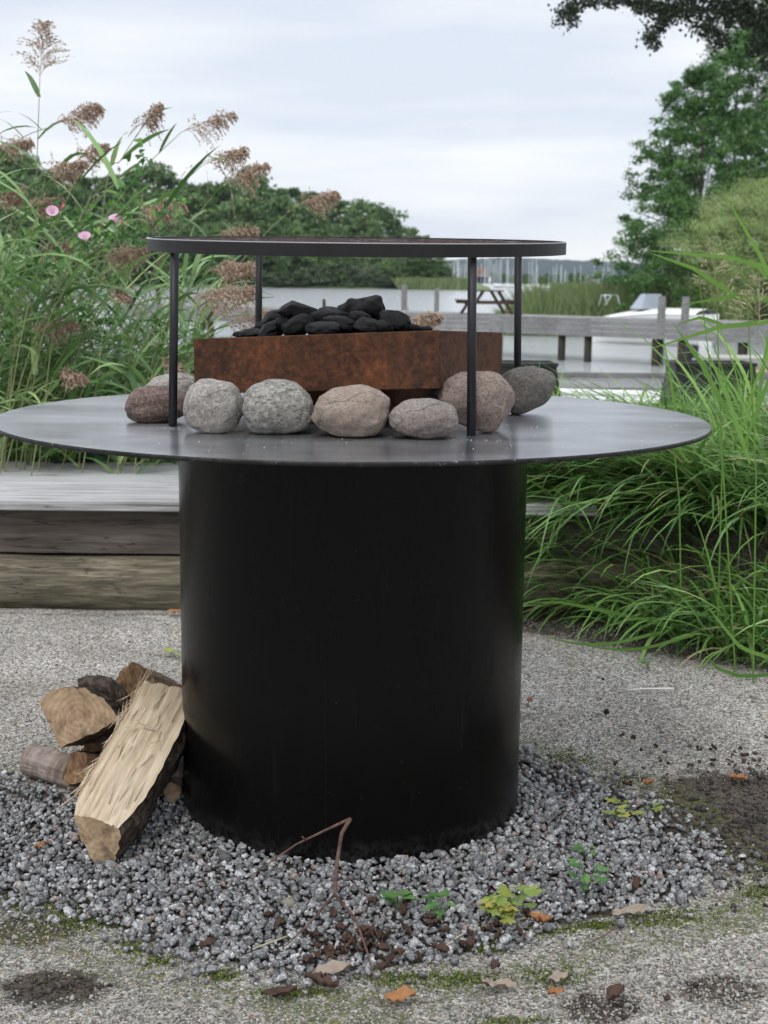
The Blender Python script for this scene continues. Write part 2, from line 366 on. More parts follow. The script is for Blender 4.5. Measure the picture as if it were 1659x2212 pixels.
m_reedstem = leafmat('reed_stem', [(0, (.12, .15, .06)), (.6, (.22, .23, .11)), (1, (.38, .32, .19))], .5, .0)
m_plume = leafmat('reed_plume', [(0, (0.23, 0.161, 0.1207)), (.5, (0.4255, 0.3047, 0.23)), (1, (0.644, 0.506, 0.4025))], .9, .35)
m_vineleaf = leafmat('bindweed_leaf', [(0, (.035, .11, .025)), (.6, (.075, .20, .04)), (1, (.18, .34, .07))], .45, .35)
m_pink = NT('pink_petal').bsdf((.74, .46, .62), .6, trans=.3)
m_bud = NT('red_bud').bsdf((.55, .12, .18), .6)
m_reedfar = leafmat('far_reed_blade', [(0, (0.077, 0.121, 0.045)), (.5, (0.132, 0.1925, 0.07)), (1, (0.231, 0.275, 0.12))], .6, .3)
m_treeA = leafmat('alder_foliage', [(0, (0.0486, 0.1109, 0.03588)), (.5, (0.0972, 0.21, 0.0621)), (1, (0.1944, 0.336, 0.0966))], .55, .33, .35, .55)
m_treeB = leafmat('birch_foliage', [(0, (.05, .075, .045)), (.5, (.08, .115, .07)), (1, (.12, .155, .10))], .55, .25, .35)
m_treeC = leafmat('willow_foliage', [(0, (0.23, 0.306, 0.1092)), (.5, (0.3335, 0.426, 0.1725)), (1, (0.4485, 0.552, 0.253))], .6, .42, .3)
m_treeD = leafmat('far_foliage', [(0, (0.06, 0.117, 0.04095)), (.5, (0.1125, 0.2025, 0.06825)), (1, (0.225, 0.315, 0.1092))], .6, .2, .3, .12)
m_treeE = leafmat('far_pale_foliage', [(0, (.10, .14, .07)), (.5, (.14, .19, .10)), (1, (.19, .24, .13))], .6, .2, .3, .12)
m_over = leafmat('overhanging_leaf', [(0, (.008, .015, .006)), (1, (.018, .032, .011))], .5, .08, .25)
m_plastic = NT('white_gelcoat').bsdf((.74, .75, .72), .3)
m_rail = NT('boat_rail').bsdf((.6, .62, .62), .3, .7)
m_glassb = NT('boat_windscreen').bsdf((.34, .38, .44), .15, 0)
m_black = NT('black_plastic').bsdf(.012, .5)
m_rope = NT('beige_trim').bsdf((.5, .36, .2), .7)
m_mast = NT('mast_aluminium').bsdf((.55, .57, .59), .5)
m_bluehull = NT('navy_canvas').bsdf((.05, .09, .2), .7)
m_redroof = NT('red_wall').bsdf((.22, .10, .07), .7)
m_hill = leafmat('hill_forest', [(0, (.022, .038, .042)), (1, (.034, .055, .056))], .9, 0)
m_shore = NT('shore_green'); m_shore = m_shore.bsdf(m_shore.ramp(m_shore.noise(.12, 5, .7, m_shore.coord()), [(.3, (.06, .10, .03)), (.6, (.12, .19, .06)), (.8, (.17, .2, .09))]), .95)

# ------------------------------------------------------------------ ground and water
DC = Vector((-0.07, 3.0, 0.883))       # centre of the fire table's plate
GRAV = [PZ(a, b, 0) for a, b in [(-330, 1690), (-60, 1672), (60, 1690), (200, 1700), (420, 1650), (800, 1640), (1140, 1628), (1240, 1668), (1330, 1690), (1440, 1745), (1530, 1820), (1565, 1885), (1500, 1945), (1380, 1985), (1230, 2015), (1080, 2060), (930, 2100), (760, 2120), (600, 2118), (420, 2085), (260, 2030), (90, 1975), (-40, 1945), (-330, 1960)]]
GP = np.array([(p.x, p.y) for p in GRAV])
def gdist(X, Y):
    """signed distance to the gravel outline, negative inside"""
    X = np.asarray(X, float); Y = np.asarray(Y, float)
    d = np.full(X.shape, 1e9); inside = np.zeros(X.shape, bool)
    n = len(GP)
    for i in range(n):
        a = GP[i]; b = GP[(i+1) % n]; e = b-a
        t = np.clip(((X-a[0])*e[0]+(Y-a[1])*e[1])/(e@e), 0, 1)
        d = np.minimum(d, np.hypot(X-a[0]-t*e[0], Y-a[1]-t*e[1]))
        c = ((a[1] > Y) != (b[1] > Y)) & (X < (b[0]-a[0])*(Y-a[1])/(b[1]-a[1]+1e-12)+a[0])
        inside ^= c
    return np.where(inside, -d, d)
def ss(x, a, b):
    t = np.clip((np.asarray(x, float)-a)/(b-a), 0, 1); return t*t*(3-2*t)
def vnoise(X, Y, sc, seed=0):
    r = np.random.default_rng(seed); k = 6; o = np.zeros(np.shape(X))
    for i in range(k):
        a = r.uniform(0, 6.283); f = sc*r.uniform(.6, 1.7); ph = r.uniform(0, 6.283)
        o += np.sin((X*math.cos(a)+Y*math.sin(a))*f+ph+1.3*np.sin((Y*math.cos(a)-X*math.sin(a))*f*.7+ph*2))
    return o/k
def height(X, Y):
    X = np.asarray(X, float); Y = np.asarray(Y, float)
    h = .006*vnoise(X, Y, 9, 1)+.003*vnoise(X, Y, 30, 2)
    g = gdist(X, Y); h = h-.014*ss(-g, .0, .12)
    h = h+.34*ss(Y+np.where(X > .9, (X-.9)*.9, 0), 4.82, 4.97)
    edge = 9.5
    h = h-2.2*ss(Y, edge, edge+1.6)
    return h
def grid_ground():
    xs = np.concatenate([np.linspace(-60, -3, 30)[:-1], np.linspace(-3, 3, 330), np.linspace(3, 60, 30)[1:]])
    ys = np.concatenate([np.linspace(-60, 1.2, 25)[:-1], np.linspace(1.2, 5.4, 240), np.linspace(5.4, 12, 60)[1:], [14, 20]])
    X, Y = np.meshgrid(xs, ys); Z = height(X, Y)
    V = np.stack([X, Y, Z], -1).reshape(-1, 3); nx = len(xs); ny = len(ys)
    i = np.arange(nx-1)[None, :]+np.arange(ny-1)[:, None]*nx
    F = np.stack([i, i+1, i+1+nx, i+nx], -1).reshape(-1, 4)
    o = fastmesh('ground', V, F, m_ground, smooth=True); o['kind'] = 'structure'
    g = gdist(V[:, 0], V[:, 1])
    moss = np.clip(np.exp(-((g-.07)/.16)**2)*.9 + .5*ss(vnoise(V[:, 0], V[:, 1], 5, 5), .1, .6), 0, 1)*(g > -.05)
    moss = np.where(V[:, 1] > 3.6, moss*.6+.25*(V[:, 1] > 4.2), moss)
    s = PZ(1640, 1760, 0); soil = np.exp(-(((V[:, 0]-s.x)/.26)**2+((V[:, 1]-s.y)/.30)**2))*1.5
    for a, b, r_ in [(115, 2135, .06), (1300, 2175, .045), (1560, 2140, .05), (560, 2040, .05), (60, 2010, .06)]:
        q = PZ(a, b, 0); soil = soil+1.0*np.exp(-(((V[:, 0]-q.x)/r_/1.5)**2+((V[:, 1]-q.y)/r_)**2))
    soil = soil+.9*(ss(V[:, 1]+np.clip(V[:, 0]-.45, 0, 2)*.6, 4.25, 4.6)*(V[:, 0] > .3))+.6*np.exp(-((V[:, 1]-4.66)/.05)**2)
    soil = soil+1.2*ss(-g, .01, .06)+.33*(g > 0)*(V[:, 1] < 2.75)*(.7+.5*vnoise(V[:, 0], V[:, 1], 7, 12))
    green = ss(V[:, 1], 4.9, 5.1)
    for n_, a in (('moss', moss), ('soil', np.clip(soil, 0, 1)), ('green', green)):
        at = o.data.attributes.new(n_, 'FLOAT', 'POINT'); at.data.foreach_set('value', a.astype(np.float32))
grid_ground()
WZ = -1.07
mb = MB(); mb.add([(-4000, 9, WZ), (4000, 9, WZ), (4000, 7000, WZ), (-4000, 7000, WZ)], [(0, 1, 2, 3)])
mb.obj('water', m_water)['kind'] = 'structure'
mb = MB(); mb.add([(-4000, 8, -4), (4000, 8, -4), (4000, 7000, -4), (-4000, 7000, -4)], [(0, 1, 2, 3)])
mb.obj('lake_bed', NT('lake_mud').bsdf((.03, .03, .02), .9))['kind'] = 'structure'

def icos(sub=1):
    import bmesh
    bm = bmesh.new(); bmesh.ops.create_icosphere(bm, subdivisions=sub, radius=1)
    V = np.array([v.co[:] for v in bm.verts]); F = np.array([[v.index for v in f.verts] for f in bm.faces]); bm.free(); return V, F
def hulls(n, k=9):
    import bmesh
    A, B = [], []
    while len(A) < n:
        p = rng.normal(size=(k, 3)); p /= np.linalg.norm(p, axis=1)[:, None]
        d = np.linalg.norm(p[:, None]-p[None], axis=-1)+np.eye(k)*9
        if d.min() < .55: continue
        bm = bmesh.new(); [bm.verts.new(q) for q in p]; bmesh.ops.convex_hull(bm, input=bm.verts); bm.verts.index_update(); bmesh.ops.triangulate(bm, faces=bm.faces)
        v = np.array([q.co[:] for q in bm.verts]); f = [[q.index for q in w.verts] for w in bm.faces]; bm.free()
        if len(v) == k and len(f) == 2*k-4: A.append(v*1.2); B.append(f)
    return np.array(A), np.array(B)
HV, HF = hulls(36)
def scatter_rocks(name, P, rad, mat, squash=(.45, 1), jag=.25, embed=.3):
    n = len(P); nv = HV.shape[1]
    T = []
    T = HV; id_ = rng.integers(0, len(HV), n)
    V = T[id_]                                           # n,nv,3
    sc = np.stack([rng.uniform(.75, 1.25, n), rng.uniform(.6, 1, n), rng.uniform(*squash, n)], -1)*np.asarray(rad).reshape(-1, 1)
    V = V*sc[:, None, :]
    a = rng.uniform(0, 6.283, n); b = rng.normal(0, .5, n)
    cb, sb = np.cos(b), np.sin(b)
    x = V[..., 0]*cb[:, None]+V[..., 2]*sb[:, None]; z = -V[..., 0]*sb[:, None]+V[..., 2]*cb[:, None]; y = V[..., 1]
    ca, sa = np.cos(a)[:, None], np.sin(a)[:, None]
    W = np.stack([x*ca-y*sa, x*sa+y*ca, z], -1)+P[:, None, :]
    F = HF[id_]+(np.arange(n)*nv)[:, None, None]
    return fastmesh(name, W.reshape(-1, 3), F.reshape(-1, 3), mat)
# crushed stone round the pedestal
def gravel():
    st = .0105; xs = np.arange(-1.9, 1.2, st); ys = np.arange(2.0, 3.75, st)
    X, Y = np.meshgrid(xs, ys); X = X.ravel()+rng.uniform(-.6, .6, X.size)*st; Y = Y.ravel()+rng.uniform(-.6, .6, Y.size)*st
    g = gdist(X, Y)+.06*vnoise(X, Y, 14, 8)+rng.normal(0, .035, X.size)
    rr = np.hypot(X-DC.x, Y-DC.y)
    k = (g < .05) & (rr > .375) & (rng.random(X.size) < np.clip(.30+(-g)*9, .012, 1)*.95)
    k &= (Y < 3.45) | (rng.random(X.size) < .3)
    k &= (np.abs(X) < Y*.36)
    X, Y, g = X[k], Y[k], g[k]; r = (.0042+.0062*rng.random(len(X))**1.5)*np.where(rng.random(len(X)) < .06, 1.4, 1)
    Z = height(X, Y)+rng.uniform(.0, .009, len(X))+.004
    Z += .006*np.exp(-((np.hypot(X-DC.x, Y-DC.y)-.39)/.03)**2)*rng.random(len(X))
    P = np.stack([X, Y, Z], -1)
    tag(scatter_rocks('gravel', P, r, m_gravel), 'grey crushed granite spread round the foot of the black drum', 'gravel', kind='stuff')
gravel()
def grit():
    n = 60000; Y = 1.95+rng.random(n)**1.3*2.7; X = (rng.random(n)-.5)*2*Y*.31
    g = gdist(X, Y); k = g > -.02; X, Y = X[k], Y[k]; Z = height(X, Y)+.001
    r = rng.uniform(.0012, .0030, len(X)); r[rng.random(len(X)) < .02] *= 2.2; s_ = PZ(115, 2135, 0); s2_ = PZ(1640, 1760, 0)
    k = (np.hypot((X-s_.x)/.14, (Y-s_.y)/.09) > rng.uniform(.3, 1, len(X))) & (np.hypot((X-s2_.x)/.30, (Y-s2_.y)/.34) > rng.uniform(.5, 1.1, len(X))); X, Y, Z, r = X[k], Y[k], Z[k], r[k]
    t = NT('loose_grit'); c = t.ramp(t.island(), [(0, (.09, .082, .072)), (.5, (.24, .23, .21)), (.9, (.38, .365, .335)), (.95, (.32, .22, .14)), (1, (.48, .47, .44))])
    tag(scatter_rocks('grit', np.stack([X, Y, Z], -1), r, t.bsdf(c, .9), (.6, 1)), 'fine loose grey grit strewn over the ground', 'grit', kind='stuff')
grit()
def clods():
    P = []; r = []
    for _ in range(520):
        a = rng.normal(1610, 85); b = rng.normal(1770, 75)
        if a > 1750 or b < 1600: continue
        P.append((a, b)); r.append(rng.uniform(.003, .009))
    for c in [(115, 2135, 40, 14, 60), (560, 2030, 20, 8, 12), (1300, 2180, 30, 12, 25)]:
        for _ in range(c[4]): P.append((rng.normal(c[0], c[2]), rng.normal(c[1], c[3]))); r.append(rng.uniform(.002, .006))
    Q = np.array([PZ(a, b, 0)[:] for a, b in P]); Q[:, 2] = height(Q[:, 0], Q[:, 1])+.002
    t = NT('dark_soil'); c = t.ramp(t.island(), [(0, (.02, .017, .015)), (1, (.075, .065, .055))])
    tag(scatter_rocks('soil_clods', Q, np.array(r), t.bsdf(c, .95), (.5, 1), .35), 'dark crumbs of soil at the right edge of the gravel', 'soil', kind='stuff')
clods()
def moss():
    V = []; spots = [(70, 1950, 60, 14, 900), (170, 1990, 60, 16, 900), (290, 2045, 30, 10, 300), (480, 2110, 30, 8, 300), (1050, 2045, 26, 9, 700), (1170, 2010, 60, 10, 500), (1290, 2000, 30, 6, 400), (1430, 1985, 80, 14, 700), (1000, 2120, 70, 14, 600), (860, 2120, 60, 12, 500), (1200, 2110, 60, 14, 400), (640, 2150, 60, 8, 400), (1220, 1640, 80, 14, 500), (1640, 1930, 30, 12, 300), (1340, 1690, 40, 10, 200), (1100, 2210, 60, 8, 300), (350, 2075, 25, 8, 200)]
    P = np.concatenate([np.stack([rng.normal(a, sa*.7, n), rng.normal(b, sb*.8, n)], -1) for a, b, sa, sb, n in spots])
    Q = np.array([PZ(a, b, 0)[:] for a, b in P]); Q[:, 2] = height(Q[:, 0], Q[:, 1])+rng.uniform(.0, .006, len(Q))
    V, F = quads(Q, .0062, .6); t = leafmat('moss_tuft', [(0, (.035, .06, .01)), (.5, (.09, .13, .02)), (1, (.2, .22, .05))], .9, .2)
    tag(fastmesh('moss', V, F, t), 'low yellow-green moss creeping over the grit', 'moss', kind='stuff')
moss()

# ------------------------------------------------------------------ fire table
table = thing('fire_table', 'black round steel fire table on a wide drum', 'fire table', (DC.x, DC.y, 0))
mb = MB(); RD = .779
mb.lathe([(0.0, .883), (.2, .883), (.45, .883), (.65, .883), (RD-.0015, .883)], 192); mb.lathe([(0, .875), (RD-.0015, .875)], 192)
tp = mb.obj('table_plate', m_disc, table, False)
mb = MB(); mb.lathe([(RD-.0015, .8832), (RD, .8818), (RD, .8762), (RD-.0015, .8748)], 192); mb.obj('plate_edge', m_edge, table, True)
mb = MB(); mb.lathe([(.389, -.05), (.389, .8746)], 160); mb.lathe([(.385, -.05), (.385, .8746)], 160); mb.obj('drum', m_ped, table, True)
sm_ = PY(705, 1500, 2.62); sa = math.atan2(sm_.y-DC.y, sm_.x-DC.x); mb = MB()
mb.tube([(.3892*math.cos(sa+.0015*math.sin(i*1.7)), .3892*math.sin(sa+.0015*math.sin(i*1.7)), .02+.85*i/60) for i in range(61)], [.0009+.0004*math.sin(i*2.3) for i in range(61)], 6)
mb.obj('weld_seam', NT('painted_weld').bsdf((.006, .006, .006), .5, spec=.15), table, True)
hp = PY(504, 1013, 2.66); ha = math.atan2(hp.y-DC.y, hp.x-DC.x)
mb = MB(); q = Matrix.Rotation(ha, 4, 'Z') @ Matrix.Translation((.3902, 0, hp.z-.02)) @ Matrix.Rotation(R(90), 4, 'Y')
mb.lathe([(0, 0), (.011, 0), (.013, -.002)], 24); mb.V = [np.array([(q @ Vector(v))[:] for v in mb.V[0]])]
mb.obj('vent_hole', m_soot_hole, table)  # flat black disc on the drum, painted as the hole's dark inside
bumps = []
for _ in range(60):                                        # crumbs lying on the plate
    a = rng.uniform(R(190), R(350)); r_ = rng.uniform(.36, .74); bumps.append((DC.x+r_*math.cos(a), DC.y+r_*math.sin(a), .8835))
for px, py in [(375, 925), (1018, 951)]:
    c = PZ(px, py, .883)
    for _ in range(14): bumps.append((c.x+rng.normal(0, .03), c.y+rng.normal(0, .012), .8835))
tag(scatter_rocks('ash_crumbs', np.array(bumps), rng.uniform(.0005, .0013, len(bumps)), NT('ash').bsdf((.45, .45, .46), .9)), 'pale ash crumbs lying on the black plate', 'crumbs', kind='stuff')

# ------------------------------------------------------------------ grill rack
rack = thing('grill_rack', 'round black grill rack on four rods above the charcoal', 'grill rack', (DC.x, DC.y, .883))
RR = .454; zc = 1.2685-.883; tilt = R(2.42); TM = Matrix.Translation((.005, 0, zc)) @ Matrix.Rotation(tilt, 4, 'X')
mb = MB(); H = .0258
mb.lathe([(RR, -H), (RR, 0), (RR-.005, 0), (RR-.005, -H), (RR, -H)], 128); mb.V = [np.array([(TM @ Vector(v))[:] for v in mb.V[0]])]
mb.obj('rim', m_rim, rack, True).data.polygons.foreach_set('use_smooth', [False]*(128*4))
mb = MB(); mb.lathe([(RR+.0002, -.0012), (RR+.0002, .0006), (RR-.0052, .0006)], 128); mb.V = [np.array([(TM @ Vector(v))[:] for v in mb.V[0]])]; mb.obj('worn_edge', NT('bare_steel_edge').bsdf((.42, .43, .44), .45, .6), rack)
mb = MB(); sp = .021; nn = int(RR/sp)
for ang in (R(38), R(-38)):
    ca, sa = math.cos(ang), math.sin(ang)
    for i in range(-nn, nn+1):
        d = i*sp; hl = math.sqrt(max((RR-.006)**2-d*d, 0))
        if hl < .02: continue
        zo = -.003 if ang > 0 else -.0052
        a = TM @ Vector((-hl*ca-d*sa, -hl*sa+d*ca, zo)); b = TM @ Vector((hl*ca-d*sa, hl*sa+d*ca, zo)); mb.bar(a, b, .0028)
mb.obj('wire_grate', m_wire, rack)
for pb, pt, yb in ((375, 375, PZ(375, 926, .883).y), (1018, 1020, PZ(1018, 951, .883).y), (1116, 1119, 3.216), (558, 560, 3.37)):
    y_ = yb
    for _ in range(6):                                     # keep every rod just inside the rim
        x_ = PY(pt, 553, y_).x-DC.x-.005; m_ = math.sqrt(max(.438**2-x_*x_, 0)); y_ = DC.y+math.copysign(min(abs(yb-DC.y), m_), yb-DC.y)
    if pb == 375: x_, y_ = .440*math.cos(R(215)), DC.y+.440*math.sin(R(215))
    top = TM @ Vector((x_, y_-DC.y, -.012)); lo = Vector((PY(pb, 930, y_).x-DC.x, y_-DC.y-.010*(pb == 375), 0))
    mb = MB(); mb.tube([lo, lo.lerp(top, .5), top], .0088, 16); mb.obj('rod', m_rod, rack, True)

# ------------------------------------------------------------------ fire tray
Nn = PY(950, 713, 2.665); Rr = PY(1085, 718, 0); phi = R(18.2); s = .535
def xy(u, v): return (Nn.x-u*math.cos(phi)*s+v*math.sin(phi)*s, Nn.y+u*math.sin(phi)*s+v*math.cos(phi)*s)
zL = PY(423, 732, xy(1, 0)[1]).z; zR = PY(1085, 717.5, xy(0, 1)[1]).z; zN = Nn.z
def tp_(u, v, dz=0):
    x, y = xy(u, v); return Vector((x, y, zN+u*(zL-zN)+v*(zR-zN)+dz))
tray = thing('fire_tray', 'square rust-brown steel fire tray heaped with charcoal', 'fire tray', (tp_(.5, .5).x, tp_(.5, .5).y, .9))
TH = .115; e = .006
mb = MB()
def quadprism(mb, u0, v0, u1, v1, top, bot):
    c = [(u0, v0), (u1, v0), (u1, v1), (u0, v1)]
    V = [tp_(u, v, bot)[:] for u, v in c]+[tp_(u, v, top)[:] for u, v in c]
    mb.add(V, [(3, 2, 1, 0), (4, 5, 6, 7), (0, 1, 5, 4), (1, 2, 6, 5), (2, 3, 7, 6), (3, 0, 4, 7)])
quadprism(mb, 0, 0, 1, e*1.6, 0, -TH); quadprism(mb, 0, 1-e*1.6, 1, 1, 0, -TH)
quadprism(mb, 0, e*1.6+.0003, e*1.6, 1-e*1.6-.0003, -.0003, -TH+.0003); quadprism(mb, 1-e*1.6, e*1.6+.0003, 1, 1-e*1.6-.0003, -.0003, -TH+.0003)
o = shift(mb, tray.location).obj('tray_wall', m_rust, tray)
bv = o.modifiers.new('bevel', 'BEVEL'); bv.width = .0022; bv.segments = 2
mb = MB(); quadprism(mb, .0105, .0105, .9895, .9895, -TH+.012, -TH+.004); shift(mb, tray.location).obj('tray_floor', m_soot_hole, tray)
mb = MB(); quadprism(mb, .25, .25, .75, .75, -TH+.003, -TH-.035)
c = tp_(.5, .5); mb.lathe([(.12, .8835), (.12, c.z-TH-.02)], 32, (c.x, c.y, 0)); shift(mb, tray.location).obj('tray_foot', m_rust, tray)

# ------------------------------------------------------------------ rounded stones
SV, SF = icos(5)
def stone(px0, px1, py0, py1, mat, label, dy=0, depth=.8, rollx=0, egg=0, seed=0, flatb=.12, power=2.0, zoff=0, contact=None):
    cy = contact or py1; c0 = PZ((px0+px1)/2, cy, .883)
    Yc = c0.y+dy; dep = Yc*math.cos(R(PITCH))+.2*math.sin(R(PITCH))*1.0
    rx = (px1-px0)/2*K*dep*1.0; rz = (py1-py0)/2*K*dep
    cx = PY((px0+px1)/2, (py0+py1)/2, Yc)
    V = SV.copy()
    V = np.sign(V)*np.abs(V)**(2/power*1.0) if power != 2 else V
    if power != 2: V = V/np.maximum(1, 0+np.linalg.norm(V, axis=1)[:, None]**0)
    V[:, 2] *= 1+egg*V[:, 0]; V[:, 1] *= 1+egg*V[:, 0]*.6
    nl = np.array([mnoise.fractal(Vector(v*.85)+Vector((seed*7.3, seed*3.1, 0)), 1, 2, 4) for v in SV])
    nl2 = np.array([mnoise.fractal(Vector(v*5)+Vector((seed*2.3, 1, seed)), 1, 2, 4) for v in SV])
    V = V*(1+.17*nl+.008*nl2)[:, None]
    V[:, 2] = np.where(V[:, 2] < -1+flatb, -1+flatb+(V[:, 2]+1-flatb)*.3, V[:, 2])
    a = R(rollx); x = V[:, 0]*math.cos(a)+V[:, 2]*math.sin(a)*(rz/rx); z = -V[:, 0]*math.sin(a)*(rx/rz)+V[:, 2]*math.cos(a)
    V[:, 0] = x; V[:, 2] = z
    for k in (0, 2):                                       # fit the photographed outline
        V[:, k] = (V[:, k]-V[:, k].min())/(V[:, k].max()-V[:, k].min())*2-1
    V = V*np.array([rx, max(rx, rz)*depth, rz])
    o = fastmesh('stone', V, SF, mat, smooth=True)
    o.location = (cx.x, Yc+max(rx, rz)*depth*.35, .8825+rz+zoff)
    tag(o, label, 'stone', 'rounded stones ringing the fire tray'); return o
g1 = granite('brown_granite', (.21, .155, .145), (.12, .085, .08), (.28, .22, .20), (.06, .045, .042))
g2 = granite('pale_granite', (.30, .285, .27), (.38, .36, .345), (.46, .44, .42), (.12, .115, .11))
g3 = granite('grey_granite', (.30, .29, .28), (.38, .36, .35), (.48, .47, .455), (.12, .12, .115))
g4 = granite('speckled_granite', (.25, .25, .235), (.34, .34, .33), (.47, .465, .44), (.05, .053, .055), .8)
g5 = granite('pink_tan_granite', (.31, .255, .225), (.37, .33, .29), (.44, .34, .30), (.15, .12, .105), 1.2)
g6 = granite('fine_grey_granite', (.26, .245, .24), (.30, .25, .235), (.38, .36, .35), (.10, .09, .085), 1.3)
g7 = granite('pinkish_granite', (.30, .235, .21), (.25, .215, .20), (.36, .295, .265), (.09, .07, .066), 1.0)
g8 = granite('dark_granite', (.15, .145, .14), (.19, .18, .172), (.25, .24, .23), (.065, .062, .06), 1.0)
stone(306, 440, 794, 872, g2, 'pale grey stone at the back left with only its top showing', dy=.16, depth=.8, seed=1, contact=898)
stone(268, 415, 838, 919, g1, 'flat reddish-brown stone at the far left of the ring', dy=.045, depth=.62, seed=2, egg=-.05)
stone(393, 526, 818, 935, g3, 'upright light grey stone just right of the left front rod', depth=.85, seed=13, egg=-.04, power=2.15)
stone(523, 679, 820, 938, g4, 'blocky stone with black and white speckles below the tray front', depth=.8, seed=4, power=2.3, egg=-.04)
stone(670, 843, 830, 945, g5, 'pinkish tan stone with a crack, middle of the front row', depth=.75, seed=5, egg=.12, power=2.2, rollx=0)
stone(838, 993, 860, 949, g6, 'low oval grey stone, the smallest of the front row', depth=.75, seed=6, egg=.08)
stone(946, 1115, 807, 941, g7, 'large egg-shaped pinkish stone behind the right front rod', dy=.05, depth=.85, seed=7, egg=.05, rollx=18, power=2.1)
stone(1066, 1204, 800, 906, g8, 'dark grey pointed stone leaning outward at the far right', dy=.10, depth=.8, seed=8, egg=-.22, rollx=-20, power=2.0)
stone(830, 975, 842, 900, g1, 'dark stone in the shade beneath the tray corner', dy=.16, depth=.8, seed=9, contact=905)
stone(618, 700, 872, 925, g1, 'small brown stone wedged behind the speckled stone', dy=.09, depth=.9, seed=10, contact=915)

# ------------------------------------------------------------------ charcoal
def zx(a, b): return 235.7+a*.6156, 471.3+b*.6156
CVt, CFt = icos(4)
coals = [(664, 330, 66, 30, .08, 'flat broken charcoal lump on the upper left of the heap', 12), (888, 326, 70, 44, .10, 'large domed charcoal piece at the very top of the heap', -12),
 (790, 341, 56, 22, .08, 'jagged charcoal piece left of the topmost dome', 8), (878, 350, 36, 20, .03, 'small charcoal pillow just below the topmost dome', 5),
 (588, 354, 42, 26, .10, 'rounded charcoal piece at the left shoulder of the heap', -20), (700, 345, 48, 25, .10, 'charcoal piece tucked under the flat broken lump', 20),
 (572, 392, 48, 24, 0, 'leaning charcoal pillow low on the left side', -25), (662, 380, 50, 30, .01, 'cracked charcoal piece at the tray rim, left of middle', -25),
 (750, 386, 56, 20, -.02, 'low charcoal piece at the rim in the middle', 0), (806, 374, 58, 26, .02, 'long rounded charcoal piece in the middle of the heap', 6),
 (905, 380, 52, 22, 0, 'oval charcoal piece at the rim below the dome', 10), (1000, 364, 48, 36, .04, 'broken faceted charcoal piece at the right shoulder', 28),
 (962, 384, 30, 22, -.01, 'small charcoal bit between two larger ones on the right', 0), (1068, 386, 26, 14, .04, 'tiny charcoal bit lying right of the heap', 10),
 (1112, 390, 20, 10, .02, 'tiniest charcoal crumb near the right tray corner', 0), (500, 404, 40, 14, .02, 'flat charcoal piece at the left foot of the heap', -5),
 (536, 384, 26, 16, .12, 'small charcoal chip on the left slope of the heap', 15), (735, 352, 34, 22, .05, 'charcoal knob beside the jagged piece', -15),
 (462, 408, 26, 10, .08, 'thin charcoal shard at the left end of the tray', 0), (1035, 384, 26, 20, .06, 'charcoal knob right of the faceted piece', 0),
 (940, 352, 40, 26, .12, 'charcoal piece behind the right side of the dome', 15), (835, 350, 40, 24, .09, 'charcoal pillow behind the middle of the heap', 0), (620, 370, 36, 20, .07, 'charcoal piece in the left middle of the heap', 10)]
for i, (a, b, w_, h_, dy, lab, rot) in enumerate(coals):
    px, py = zx(a, b); Y = 2.86+dy*1.0 + (0.10 if a < 620 else 0); p = PY(px, py, Y)
    rx, rz = w_*.6156*K*Y*1.12, h_*.6156*K*Y*1.2
    jag = .13+.11*((i*37) % 5 in (0, 2))
    V = np.sign(CVt)*np.abs(CVt)**.88
    nl = np.array([mnoise.fractal(Vector(v*1.4)+Vector((i*5.3, 2, 0)), 1, 2, 4) for v in CVt]); nl3 = np.array([mnoise.fractal(Vector(v*4.5)+Vector((i, 5, 0)), 1, 2, 3) for v in CVt]); V = V*(1+jag*nl+.06*nl3)[:, None]
    if True:
        for _ in range(0 if i == 1 else 4 if jag > .2 else 1):
            d = rng.normal(size=3); d[2] = abs(d[2]); d /= np.linalg.norm(d); ex = np.maximum(V@d-rng.uniform(.72, .9), 0); V -= ex[:, None]*d*.9
    V = V*np.array([rx, rx*.8, rz])
    o = fastmesh('charcoal', V, CFt, m_coal, smooth=jag < .2); o.location = p; o.rotation_euler = (R(rng.uniform(-12, 12)), R(rot), R(rng.uniform(-30, 30)))
    tag(o, lab, 'charcoal', 'charcoal heaped in the fire tray')
P = []
for _ in range(520):
    u, v = rng.uniform(.04, .96, 2); hgt = -.045+.075*max(0, 1-math.hypot(u-.48, v-.5)/.48); q = tp_(u, v, hgt-rng.uniform(0, .03)); P.append(q[:])
tag(scatter_rocks('charcoal_bed', np.array(P), rng.uniform(.012, .022, len(P)), m_coal, (.6, 1), .2), 'bed of small black charcoal filling the tray', 'charcoal', kind='stuff')

